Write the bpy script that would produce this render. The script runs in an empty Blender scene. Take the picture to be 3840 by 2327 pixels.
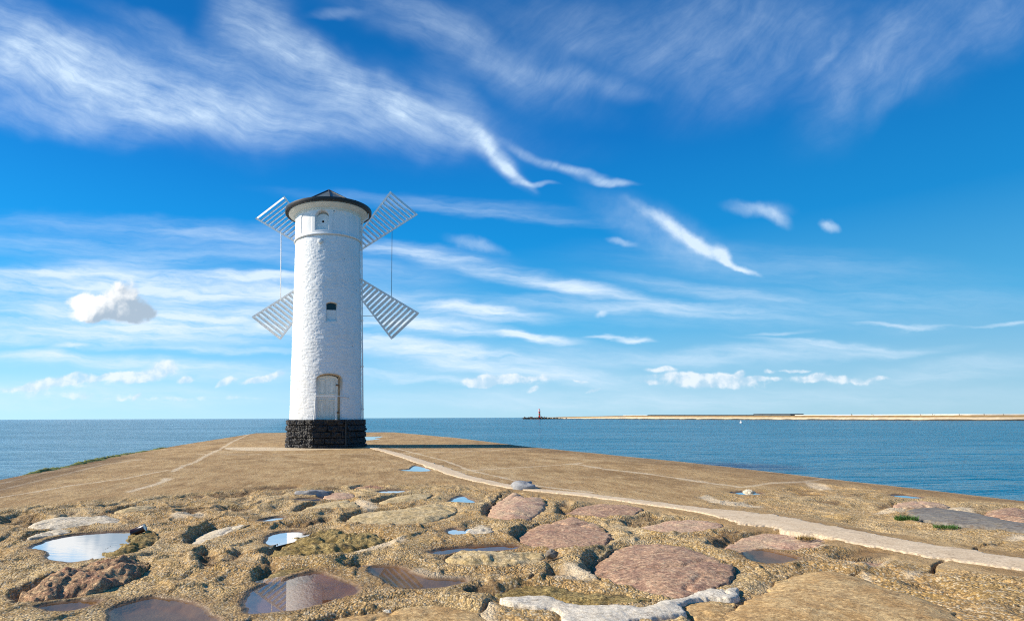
import bpy, math, random
import numpy as np
from mathutils import Vector, Matrix
random.seed(7)
rng = np.random.default_rng(11)
R_ = math.radians
scene = bpy.context.scene
COL = scene.collection

# ------------------------------------------------------------------ camera
PW, PH, F, PCX = 3840, 2327, 2182.0, 920*3840/2464     # the photograph's optical centre lies left of its middle
PITCH, ROLL, EYE = R_(10.46), R_(-0.23), 1.4
CM = np.array((Matrix.Rotation(math.pi/2+PITCH, 3, 'X') @ Matrix.Rotation(ROLL, 3, 'Z')))
def ray(px, py):
    d = CM @ np.array([(px-PCX)/F, -(py-PH/2)/F, -1.0])
    return d/d[1]
def gnd(px, py, z=0.0):
    d = ray(px, py); return d*((z-EYE)/d[2])+np.array([0, 0, EYE])
def dep(px, py, y):
    return ray(px, py)*y+np.array([0, 0, EYE])
K = 3840/2464
def og(x, y, z=0.0): return gnd(x*K, y*K, z)
ZS = 2464/960
ORG = {1: (0, 1780), 2: (900, 1780), 3: (1800, 1780), 4: (2880, 1780)}
def cpx(c, x, y): return ORG[c][0]+x/ZS, ORG[c][1]+y/ZS

cam = bpy.data.cameras.new('camera'); co = bpy.data.objects.new('camera', cam); COL.objects.link(co)
co.location = (0, 0, EYE)
co.rotation_euler = (Matrix.Rotation(math.pi/2+PITCH, 3, 'X') @ Matrix.Rotation(ROLL, 3, 'Z')).to_euler()
cam.sensor_width = 36; cam.lens = 36*F/PW; cam.shift_x = (PW/2-PCX)/PW
cam.clip_start = 0.1; cam.clip_end = 90000
scene.camera = co

# ------------------------------------------------------------------ numpy noise
def _hash(ix, iy, s):
    h = (ix.astype(np.int64)*374761393+iy.astype(np.int64)*668265263+s*974634521) & 0x7fffffff
    h = ((h ^ (h >> 13))*1274126177) & 0x7fffffff
    return ((h ^ (h >> 16)) & 0xffff)/65535.0
def vnoise(x, y, s=0):
    ix, iy = np.floor(x), np.floor(y); fx, fy = x-ix, y-iy
    fx = fx*fx*fx*(fx*(fx*6-15)+10); fy = fy*fy*fy*(fy*(fy*6-15)+10)
    a, b, c, d = _hash(ix, iy, s), _hash(ix+1, iy, s), _hash(ix, iy+1, s), _hash(ix+1, iy+1, s)
    return (a*(1-fx)+b*fx)*(1-fy)+(c*(1-fx)+d*fx)*fy*1.0-0.5
def fbm(x, y, o=4, s=0, g=0.5):
    r, a = 0, 1
    c, sn = math.cos(.6), math.sin(.6)
    for i in range(o):
        r = r+a*vnoise(x, y, s+i*17); x, y = 2.03*(c*x-sn*y)+5.2, 2.03*(sn*x+c*y)+1.7; a *= g
    return r
def cells(x, y, s=0):
    """distance to the nearest and second nearest feature point, id of the nearest"""
    ix, iy = np.floor(x), np.floor(y)
    d1 = np.full(x.shape, 9.0); d2 = d1.copy(); cid = np.zeros(x.shape)
    for i in (-1, 0, 1):
        for j in (-1, 0, 1):
            jx, jy = ix+i, iy+j
            d = np.hypot(jx+_hash(jx, jy, s)-x, jy+_hash(jx, jy, s+5)-y)
            n = d < d1
            d2 = np.where(n, d1, np.minimum(d2, d)); cid = np.where(n, _hash(jx, jy, s+9), cid); d1 = np.where(n, d, d1)
    return d1, d2, cid
def sst(a, b, x):
    t = np.clip((x-a)/(b-a), 0, 1); return t*t*(3-2*t)
def smooth_poly(pts, n=6):
    p = np.array(pts, float); N = len(p); out = []
    for i in range(N):
        p0, p1, p2, p3 = p[i-1], p[i], p[(i+1) % N], p[(i+2) % N]
        for k in range(n):
            t = k/n
            out.append(.5*((2*p1)+(-p0+p2)*t+(2*p0-5*p1+4*p2-p3)*t*t+(-p0+3*p1-3*p2+p3)*t**3))
    return np.array(out)
def sdf(x, y, poly):
    """signed distance to a closed polygon, negative inside"""
    d = np.full(x.shape, 1e9); ins = np.zeros(x.shape, bool)
    for a, b in zip(poly, np.roll(poly, -1, axis=0)):
        ex, ey = b-a; L = ex*ex+ey*ey+1e-12
        t = np.clip(((x-a[0])*ex+(y-a[1])*ey)/L, 0, 1)
        d = np.minimum(d, (x-a[0]-t*ex)**2+(y-a[1]-t*ey)**2)
        if abs(ey) > 1e-12:
            ins ^= ((a[1] > y) != (b[1] > y)) & (x < (y-a[1])/ey*ex+a[0])
    d = np.sqrt(d); return np.where(ins, -d, d)
def near_sdf(x, y, poly, pad):
    """sdf where it matters, `pad` elsewhere"""
    lo, hi = poly.min(0)-pad, poly.max(0)+pad
    m = (x > lo[0]) & (x < hi[0]) & (y > lo[1]) & (y < hi[1])
    r = np.full(x.shape, float(pad))
    if m.any(): r[m] = np.minimum(sdf(x[m], y[m], poly), pad)
    return r

# ------------------------------------------------------------------ object helpers
def link(o, parent=None):
    COL.objects.link(o)
    if parent: o.parent = parent
    return o
def mesh_np(name, V, Q, mat, parent=None, smooth=True, attr=None, uv=None, T=None):
    me = bpy.data.meshes.new(name)
    V = np.asarray(V, np.float32); Q = np.asarray(Q, np.int32)
    T = np.zeros((0, 3), np.int32) if T is None else np.asarray(T, np.int32)
    me.vertices.add(len(V)); me.vertices.foreach_set('co', V.ravel())
    nl = Q.size+T.size
    me.loops.add(nl); me.loops.foreach_set('vertex_index', np.concatenate([Q.ravel(), T.ravel()]))
    st = np.concatenate([np.arange(len(Q))*4, Q.size+np.arange(len(T))*3]).astype(np.int32)
    me.polygons.add(len(st)); me.polygons.foreach_set('loop_start', st)
    me.polygons.foreach_set('use_smooth', np.full(len(st), smooth))
    if uv is not None:
        l = me.uv_layers.new(name='UVMap')
        l.data.foreach_set('uv', np.asarray(uv, np.float32)[np.concatenate([Q.ravel(), T.ravel()])].ravel())
    if attr is not None:
        a = me.color_attributes.new('mask', 'FLOAT_COLOR', 'POINT'); a.data.foreach_set('color', np.asarray(attr, np.float32).ravel())
    me.update(calc_edges=True); me.validate()
    for m in (mat if isinstance(mat, list) else [mat]): me.materials.append(m)
    return link(bpy.data.objects.new(name, me), parent)
def grid_quads(nr, nc, wrap=False):
    i = np.arange(nr-1)[:, None]*nc; j = np.arange(nc if wrap else nc-1)[None, :]; k = (j+1) % nc
    return np.stack([i+j, i+k, i+nc+k, i+nc+j], -1).reshape(-1, 4)
class MB:
    def __init__(s): s.v = []; s.f = []
    def box(s, c, size, M=None):
        n = len(s.v); M = M or Matrix.Identity(3)
        for z in (-1, 1):
            for x, y in ((-1, -1), (1, -1), (1, 1), (-1, 1)):
                s.v.append(tuple(Vector(c)+M @ Vector((x*size[0]/2, y*size[1]/2, z*size[2]/2))))
        s.f += [tuple(n+i for i in q) for q in ((3, 2, 1, 0), (4, 5, 6, 7), (0, 1, 5, 4), (1, 2, 6, 5), (2, 3, 7, 6), (3, 0, 4, 7))]
        return s
    def bar(s, a, b, w, h, up=(0, 0, 1)):
        a, b = Vector(a), Vector(b); z = (b-a).normalized(); x = z.cross(Vector(up)).normalized(); y = z.cross(x)
        return s.box((a+b)/2, (w, h, (b-a).length), Matrix((x, y, z)).transposed())
    def tube(s, pts, r, n=10, cap=True):
        pts = [Vector(p) for p in pts]; rs = r if isinstance(r, (list, tuple)) else [r]*len(pts); base = len(s.v)
        t0 = (pts[1]-pts[0]).normalized(); x = t0.orthogonal().normalized()
        for i, p in enumerate(pts):
            t = (pts[min(i+1, len(pts)-1)]-pts[max(i-1, 0)]).normalized()
            x = (x-t*x.dot(t)).normalized(); y = t.cross(x)
            for k in range(n):
                a = 2*math.pi*k/n; s.v.append(tuple(p+(x*math.cos(a)+y*math.sin(a))*rs[i]))
        for i in range(len(pts)-1):
            for k in range(n):
                s.f.append((base+i*n+k, base+i*n+(k+1) % n, base+(i+1)*n+(k+1) % n, base+(i+1)*n+k))
        if cap:
            s.f.append(tuple(base+k for k in range(n))[::-1]); e = base+(len(pts)-1)*n; s.f.append(tuple(e+k for k in range(n)))
        return s
    def lathe(s, prof, n=96, c=(0, 0, 0), a0=0.0):
        base = len(s.v)
        for r, z in prof:
            for k in range(n):
                a = a0+2*math.pi*k/n; s.v.append((c[0]+r*math.cos(a), c[1]+r*math.sin(a), c[2]+z))
        for i in range(len(prof)-1):
            for k in range(n):
                s.f.append((base+i*n+k, base+i*n+(k+1) % n, base+(i+1)*n+(k+1) % n, base+(i+1)*n+k))
        return s
    def build(s, name, mat, parent=None, smooth=False, bevel=0, auto=True):
        me = bpy.data.meshes.new(name); me.from_pydata(s.v, [], s.f); me.materials.append(mat)
        if smooth:
            me.polygons.foreach_set('use_smooth', [True]*len(me.polygons))
            if auto: me.set_sharp_from_angle(angle=R_(40))
        me.update(); o = link(bpy.data.objects.new(name, me), parent)
        if bevel:
            b = o.modifiers.new('bevel', 'BEVEL'); b.width = bevel; b.segments = 2; b.limit_method = 'ANGLE'
        return o
def tag(o, label=None, cat=None, group=None, kind=None):
    for k, v in (('label', label), ('category', cat), ('group', group), ('kind', kind)):
        if v: o[k] = v
    return o
def empty(name, loc, rz=0.0):
    o = link(bpy.data.objects.new(name, None)); o.location = loc; o.rotation_euler = (0, 0, rz); return o

# ------------------------------------------------------------------ node helper
class NB:
    def __init__(s, tree): s.t = tree; s.n = tree.nodes; s.l = tree.links
    def put(s, sock, v):
        if isinstance(v, bpy.types.NodeSocket): s.l.new(v, sock)
        elif v is not None:
            if sock.type == 'RGBA' and len(v) == 3: v = (*v, 1)
            sock.default_value = v
    def node(s, typ, props=None, **ins):
        n = s.n.new(typ)
        for k, v in (props or {}).items(): setattr(n, k, v)
        for k, v in ins.items():
            s.put(n.inputs[int(k[1:])] if k[0] == 'i' and k[1:].isdigit() else n.inputs[k.replace('_', ' ')], v)
        return n
    def m(s, op, a, b=None, c=None, clamp=False):
        n = s.node('ShaderNodeMath', {'operation': op, 'use_clamp': clamp}, i0=a)
        if b is not None: s.put(n.inputs[1], b)
        if c is not None: s.put(n.inputs[2], c)
        return n.outputs[0]
    def vm(s, op, a, b=None):
        n = s.node('ShaderNodeVectorMath', {'operation': op}, i0=a)
        if b is not None:
            s.put(n.inputs[3] if op == 'SCALE' else n.inputs[1], b)
        return n.outputs[1] if op in ('LENGTH', 'DOT_PRODUCT') else n.outputs[0]
    def mix(s, f, a, b, blend='MIX'):
        n = s.n.new('ShaderNodeMix'); n.data_type = 'RGBA'; n.blend_type = blend
        s.put(n.inputs[0], f); s.put(n.inputs[6], a); s.put(n.inputs[7], b); return n.outputs[2]
    def ramp(s, x, lo, hi, a=0.0, b=1.0, typ='SMOOTHSTEP'):
        return s.node('ShaderNodeMapRange', {'interpolation_type': typ}, i0=x, i1=lo, i2=hi, i3=a, i4=b).outputs[0]
    def noise(s, vec, scale, detail=4.0, rough=0.55, dist=0.0, col=False):
        n = s.node('ShaderNodeTexNoise', None, Vector=vec, Scale=scale, Detail=detail, Roughness=rough, Distortion=dist)
        return n.outputs['Color'] if col else n.outputs['Fac']
    def vor(s, vec, scale, feature='F1', out='Distance', rnd=1.0):
        n = s.node('ShaderNodeTexVoronoi', {'feature': feature}, Vector=vec, Scale=scale, Randomness=rnd)
        return n.outputs[out]
    def mapping(s, vec, loc=(0, 0, 0), rot=(0, 0, 0), scale=(1, 1, 1), typ='POINT'):
        n = s.node('ShaderNodeMapping', {'vector_type': typ}, i0=vec, Rotation=rot, Scale=scale)
        if typ in ('POINT', 'TEXTURE'): s.put(n.inputs['Location'], loc)
        return n.outputs[0]
    def bump(s, h, strength=0.5, dist=0.01, normal=None):
        n = s.node('ShaderNodeBump', None, Strength=strength, Distance=dist, Height=h)
        if normal is not None: s.put(n.inputs['Normal'], normal)
        return n.outputs[0]
def material(name):
    m = bpy.data.materials.new(name); m.use_nodes = True; nb = NB(m.node_tree); nb.n.clear()
    nb.out = nb.n.new('ShaderNodeOutputMaterial'); return m, nb
def finish(nb, **ins):
    n = nb.node('ShaderNodeBsdfPrincipled', None, **ins); nb.l.new(n.outputs[0], nb.out.inputs[0]); return n
def pos(nb): return nb.n.new('ShaderNodeNewGeometry').outputs['Position']
def objc(nb): return nb.n.new('ShaderNodeTexCoord').outputs['Object']

# ------------------------------------------------------------------ light and sky
SUN_EL = R_(33); SUN_AZ = math.atan2(-1.0, 0.04)      # azimuth from +Y towards +X: the sun stands to the left
sun = bpy.data.lights.new('sun', 'SUN'); so = link(bpy.data.objects.new('sun', sun))
sun.energy = 5.0; sun.angle = R_(0.5); sun.color = (1.0, 0.90, 0.74)
sd = Vector((math.sin(SUN_AZ)*math.cos(SUN_EL), math.cos(SUN_AZ)*math.cos(SUN_EL), math.sin(SUN_EL)))
so.rotation_euler = sd.to_track_quat('Z', 'Y').to_euler(); so.location = (-30, 5, 40)

def build_world():
    w = bpy.data.worlds.new('World'); scene.world = w; w.use_nodes = True
    nb = NB(w.node_tree); nb.n.clear()
    out = nb.n.new('ShaderNodeOutputWorld')
    sky = nb.node('ShaderNodeTexSky', {'sky_type': 'NISHITA', 'sun_disc': False, 'sun_elevation': SUN_EL, 'sun_rotation': SUN_AZ,
                                       'altitude': 0.0, 'air_density': 1.0, 'dust_density': 0.3, 'ozone_density': 3.0})
    d = nb.n.new('ShaderNodeTexCoord').outputs['Generated']
    sx = nb.n.new('ShaderNodeSeparateXYZ'); nb.l.new(d, sx.inputs[0])
    iy = nb.m('DIVIDE', 1.0, nb.m('MAXIMUM', sx.outputs[1], 0.05))
    cb = nb.n.new('ShaderNodeCombineXYZ')
    nb.l.new(nb.m('MULTIPLY', sx.outputs[0], iy), cb.inputs[0]); nb.l.new(nb.m('MULTIPLY', sx.outputs[2], iy), cb.inputs[1])
    p = cb.outputs[0]
    # clear sky: the physical sky graded to the deep azure of the day, pale at the horizon
    tl = nb.m('DIVIDE', sx.outputs[2], nb.m('SQRT', nb.m('MAXIMUM', nb.m('SUBTRACT', 1.0, nb.m('MULTIPLY', sx.outputs[2], sx.outputs[2])), .01)))
    cr = nb.n.new('ShaderNodeValToRGB'); nb.l.new(tl, cr.inputs[0]); els = cr.color_ramp.elements; els[0].position = 0
    els[0].color = (*SKY_RAMP[0][1], 1); els[1].position = SKY_RAMP[-1][0]; els[1].color = (*SKY_RAMP[-1][1], 1)
    for q_, c_ in SKY_RAMP[1:-1]: e_ = els.new(q_); e_.color = (*c_, 1)
    grade = nb.vm('SCALE', cr.outputs[0], nb.ramp(nb.m('MULTIPLY', sx.outputs[0], -1.0), -.7, .7, .86, 1.22, 'LINEAR'))
    skyc = nb.mix(.94, sky.outputs[0], grade)
    el = nb.m('MULTIPLY', sx.outputs[2], iy)
    def uv(x, y):
        r = ray(x*K, y*K); return r[0], r[2]
    U = 1/1400.0
    def warp(scale, amp, det=3.0, src=p, seed=0.0, stretch=(1, 1, 1)):
        q = nb.mapping(src, (seed, seed*.7, 0), (0, 0, 0), stretch)
        c = nb.noise(q, scale, det, 0.55, 0, True)
        return nb.vm('SCALE', nb.vm('SUBTRACT', c, (.5, .5, .5)), amp)
    def blobs(src, items, soft=1.9):
        acc = None; done = []
        for (x, y, L, Wd, ang, a) in items:
            u, v = uv(x, y); done.append(x)
            if acc is not None and len(done) % 5 == 0:      # every blob waits for the one before it, which keeps the shader's stack small
                src = nb.node('ShaderNodeVectorMath', {'operation': 'MULTIPLY_ADD'}, i0=acc, i1=(0, 0, 1e-6), i2=src).outputs[0]
            q = nb.mapping(src, (u, v, 0), (0, 0, R_(-ang)), (L*U, Wd*U, 1), 'TEXTURE')
            g = nb.ramp(nb.vm('LENGTH', q), soft, 0.0, 0.0, a, 'SMOOTHERSTEP')
            acc = g if acc is None else nb.m('ADD', acc, g)
        return acc
    # --- high wispy cirrus
    pc = nb.vm('ADD', nb.vm('ADD', p, warp(5.0, 0.10)), warp(18.0, 0.012, 3.0, p, 3.1))
    big = [(60, 130, 260, 90, 18, .36), (250, 190, 330, 84, 14, .34), (40, 40, 160, 60, 24, .22), (100, 285, 240, 34, 10, .26), (330, 250, 300, 50, 6, .22), (470, 195, 150, 10, 16, .14),
           (610, 40, 110, 90, 55, .34), (700, 120, 170, 62, 38, .30), (850, 195, 230, 50, 34, .40), (1030, 270, 150, 36, 33, .50),
           (1140, 320, 110, 30, 40, .52), (1205, 370, 80, 20, 48, .58), (1245, 410, 44, 11, 42, .6), (1290, 431, 44, 6, 6, .6),
           (1310, 372, 100, 14, 24, .42), (1400, 402, 80, 10, 22, .55), (1468, 428, 56, 8, 12, .75), (1100, 250, 110, 50, 50, .2),
           (450, 210, 640, 120, 8, .26), (640, 250, 460, 70, 6, .20), (780, 320, 460, 44, 4, .16), (420, 90, 220, 30, 25, .16), (820, 40, 60, 14, 10, .2),
           (1010, 60, 260, 60, 28, .18), (1200, 150, 240, 64, 28, .22), (1400, 200, 150, 30, 14, .22), (1380, 80, 260, 120, 10, .14), (1430, 60, 120, 60, -40, .12),
           (1660, 70, 200, 110, -30, .24), (1850, 120, 260, 110, -35, .24), (2060, 190, 200, 70, -45, .20), (2010, 100, 70, 16, -50, .2), (1980, 150, 60, 12, -48, .16),
           (2230, 80, 260, 110, -35, .22), (2160, 240, 110, 26, -42, .14), (2420, 40, 120, 80, -40, .16)]
    ci = blobs(pc, big)
    pl = nb.vm('ADD', p, warp(4.5, 0.10))
    f1 = nb.noise(nb.mapping(pl, (0, 0, 0), (0, 0, R_(-24)), (1/2.2, 1/11, 1), 'TEXTURE'), 3.3, 8.0, 0.66)
    f2 = nb.noise(nb.mapping(pl, (3, 1, 0), (0, 0, R_(42)), (1/2.6, 1/10, 1), 'TEXTURE'), 3.0, 8.0, 0.66)
    su = nb.ramp(nb.m('MULTIPLY', sx.outputs[0], iy), 0.05, 0.35)
    fib = nb.node('ShaderNodeMix', {'data_type': 'FLOAT'}, i0=su, i2=f1, i3=f2).outputs[0]
    fac1 = nb.m('MULTIPLY', nb.m('MULTIPLY', ci, nb.ramp(nb.m('MULTIPLY', sx.outputs[0], iy), -.05, .45, .80, .60)), nb.m('MULTIPLY', nb.ramp(fib, 0.30, 0.70, 0.52, 1.38, 'LINEAR'), nb.ramp(nb.noise(pc, 7.0, 7.0, .65), .3, .7, .6, 1.35, 'LINEAR')))
    # --- small bright feathers
    pf = nb.vm('ADD', nb.vm('ADD', p, warp(9.0, 0.03, 2.0, p, 1.3)), warp(40.0, 0.014, 3.0, p, 5.1))
    fea = [(1585, 525, 70, 16, 35, .35), (1640, 565, 60, 17, 38, .55), (1690, 592, 52, 15, 30, .6), (1738, 612, 26, 14, 60, .75), (1770, 642, 40, 7, 24, .75),
           (1600, 560, 160, 48, 28, .2), (1825, 500, 62, 18, 6, .32), (1868, 520, 30, 16, 35, .4), (1998, 544, 19, 11, 18, .6), (1150, 585, 60, 13, 15, .3),
           (1500, 583, 28, 8, 5, .35), (1452, 760, 13, 6, 0, .5)]
    ff = nb.m('MULTIPLY', blobs(pf, fea), nb.ramp(nb.noise(pf, 26.0, 5.0, .6), .25, .7, .55, 1.35, 'LINEAR'))
    # --- flat streaks of the middle sky
    pm = nb.vm('ADD', nb.vm('ADD', p, warp(3.0, 0.045, 3.0, p, 2.2, (1, 3, 1))), warp(14.0, 0.022, 5.0, p, 6.4, (1, 3, 1)))
    mid = [(300, 545, 420, 22, 3, .16), (600, 575, 220, 24, 6, .24), (180, 650, 260, 22, -5, .34), (330, 665, 360, 13, 1, .48), (640, 667, 90, 10, 0, .42),
           (300, 735, 520, 62, 0, .5), (160, 800, 280, 26, 0, .36), (470, 778, 300, 30, 4, .28), (100, 852, 120, 9, 2, .55), (170, 833, 40, 6, -6, .5), (300, 868, 240, 12, 2, .36),
           (560, 842, 180, 7, 2, .35), (480, 885, 380, 20, 2, .34), (200, 950, 420, 34, 0, .30), (620, 690, 260, 30, 3, .22),
           (960, 600, 200, 20, 6, .34), (1180, 650, 260, 20, 11, .36), (1400, 695, 190, 17, 8, .50), (1560, 738, 340, 18, 2, .36), (1680, 692, 200, 17, 8, .28),
           (1170, 755, 130, 17, 7, .72), (1060, 790, 140, 16, 5, .5), (1310, 818, 80, 9, 5, .7), (1240, 808, 50, 8, 5, .5), (1530, 819, 32, 6, 0, .75), (1460, 815, 40, 5, 0, .5),
           (960, 830, 200, 20, 8, .42), (1120, 862, 320, 22, 6, .42), (1250, 895, 300, 16, 4, .38), (1000, 905, 160, 8, 4, .4), (1860, 850, 240, 18, -2, .36), (1990, 829, 160, 7, 4, .38), (2150, 850, 140, 10, -5, .25),
           (2170, 777, 100, 5, 1, .42), (2420, 783, 80, 5, 0, .42), (1880, 803, 70, 5, -2, .35), (2300, 890, 220, 26, -5, .24), (1900, 640, 400, 40, 4, .12), (2100, 720, 400, 30, 2, .14),
           (250, 600, 400, 36, 3, .22), (820, 640, 260, 26, 8, .26), (900, 720, 260, 30, 4, .28), (980, 770, 200, 18, 4, .32), (700, 785, 400, 30, 2, .28), (350, 820, 380, 18, 1, .3), (420, 700, 420, 20, 2, .28), (180, 690, 300, 14, -2, .28), (1400, 855, 400, 20, 2, .22), (1700, 765, 500, 24, 1, .14), (1050, 490, 300, 16, 4, .16), (1250, 520, 220, 12, 6, .16), (1800, 955, 700, 26, 0, .16), (1300, 955, 500, 20, 0, .16)]
    fm = nb.noise(nb.mapping(pm, (0, 0, 0), (0, 0, R_(-4)), (1/1.6, 1/13, 1), 'TEXTURE'), 4.5, 7.0, 0.64)
    fac2 = nb.m('MULTIPLY', blobs(pm, mid), nb.ramp(fm, .30, .70, .35, 1.5, 'LINEAR'))
    thin = nb.m('MINIMUM', nb.m('ADD', nb.m('ADD', fac1, fac2), ff), 0.93)
    ccol = nb.mix(nb.ramp(el, 0.05, 0.55), CL_LOW, CL_HIGH)
    skyc = nb.mix(thin, skyc, ccol)
    # --- heaped clouds
    pk = nb.vm('ADD', p, warp(30.0, 0.016, 3.0, p, 9.0))
    n0 = nb.noise(pk, 24.0, 6.0, .58)
    n1 = nb.noise(nb.vm('ADD', pk, (-0.010, 0.012, 0)), 24.0, 3.0, .52)
    low = [(120, 922, 62, 15, -8, .8), (175, 908, 52, 15, -6, .9), (40, 935, 80, 8, 0, .55), (255, 905, 40, 10, -12, .75), (330, 906, 62, 14, -4, .85), (385, 888, 44, 22, -15, .95), (448, 915, 24, 9, -8, .8), (545, 918, 30, 10, -20, .75),
           (605, 916, 34, 9, -10, .8), (660, 905, 46, 11, -22, .85), (330, 955, 16, 6, -40, .5), (180, 950, 200, 12, 2, .42), (480, 958, 200, 8, 0, .36),
           (1200, 915, 80, 15, -4, .85), (1150, 922, 40, 10, 0, .7), (1310, 908, 60, 9, 0, .6), (1390, 918, 30, 6, 0, .55), (1282, 940, 18, 7, -15, .75), (1430, 938, 24, 5, 0, .6), (1590, 886, 44, 9, 0, .75), (1570, 918, 24, 6, 0, .6),
           (1690, 908, 110, 14, 2, .72), (1745, 922, 130, 14, 0, .66), (1780, 897, 14, 12, -30, .9), (1815, 911, 46, 7, -4, .9), (1868, 911, 15, 7, 0, .8), (1850, 893, 22, 6, 0, .7), (1912, 890, 40, 5, 0, .75), (1960, 908, 50, 13, -6, .7),
           (1700, 915, 190, 22, 2, .42), (1225, 918, 140, 18, 0, .42), (280, 912, 220, 20, -4, .42), (2000, 912, 120, 14, 2, .4), (2020, 915, 80, 10, 4, .55), (2120, 910, 36, 6, 0, .6)]
    bl = blobs(pk, low, 1.5)
    k1 = nb.m('MULTIPLY', nb.ramp(nb.m('ADD', bl, nb.m('MULTIPLY', nb.m('MULTIPLY', nb.m('SUBTRACT', n0, .5), 2.2), nb.m('MULTIPLY', bl, 2.0, None, True))), .10, .85), .78)
    lo_shade = nb.ramp(nb.m('ADD', nb.m('MULTIPLY', nb.m('SUBTRACT', n0, n1), 2.0), .55), .2, .8)
    k1 = nb.m('MULTIPLY', k1, nb.ramp(lo_shade, 0, 1, .62, 1.0, 'LINEAR'))
    skyc = nb.mix(k1, skyc, nb.mix(lo_shade, CU_DARK, CU_LIT))
    one = [(228, 738, 72, 42, 0, .8), (292, 712, 50, 46, -30, .85), (322, 744, 66, 34, 12, .8), (268, 757, 104, 24, 0, .7), (190, 722, 34, 20, -20, .5), (362, 752, 30, 16, 20, .42)]
    bo = blobs(pk, one, 1.5)
    k2 = nb.ramp(nb.m('ADD', bo, nb.m('MULTIPLY', nb.m('MULTIPLY', nb.m('SUBTRACT', n0, .5), 2.0), nb.m('MULTIPLY', bo, 2.0, None, True))), .20, .72)
    gu, gv = uv(275, 728)
    gr = nb.vm('DOT_PRODUCT', nb.vm('SUBTRACT', p, (gu, gv, 0)), (-8.5, 10.0, 0))
    sh = nb.ramp(nb.m('ADD', nb.m('ADD', nb.m('MULTIPLY', nb.m('SUBTRACT', n0, n1), 2.0), .50), gr), .05, .95)
    skyc = nb.mix(nb.m('MULTIPLY', k2, .97), skyc, nb.mix(sh, (3.9, 4.9, 6.0), (9.4, 9.5, 9.5)))
    bg = nb.node('ShaderNodeBackground', None, Color=skyc, Strength=0.085)
    nb.l.new(bg.outputs[0], out.inputs[0])
    w.cycles.sampling_method = 'MANUAL'; w.cycles.sample_map_resolution = 512
SKY_RAMP = [(0, (4.2, 7.0, 8.6)), (.05, (3.2, 6.3, 8.5)), (.15, (.80, 4.5, 8.1)), (.29, (.02, 2.75, 7.0)), (.47, (.0, 1.75, 5.6)), (.72, (.0, 1.25, 4.2)), (1.0, (.05, 1.0, 3.4))]
CL_LOW, CL_HIGH = (7.4, 8.6, 9.8), (6.3, 7.9, 9.6)
CU_DARK, CU_LIT = (5.6, 7.0, 8.4), (8.8, 9.2, 9.6)
build_world()

# ------------------------------------------------------------------ materials
def mat_plain(name, c, rough=.5, var=.12, scale=6, bump=0.0, bscale=40, metal=0.0, spec=.5):
    m, nb = material(name); p = objc(nb)
    v = nb.ramp(nb.noise(p, scale, 5), .3, .7, 1-var, 1+var, 'LINEAR')
    col = nb.vm('SCALE', c, v)
    ins = dict(Base_Color=col, Roughness=rough, Metallic=metal, Specular_IOR_Level=spec)
    if bump: ins['Normal'] = nb.bump(nb.noise(p, bscale, 4), bump, .01)
    finish(nb, **ins); return m

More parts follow.
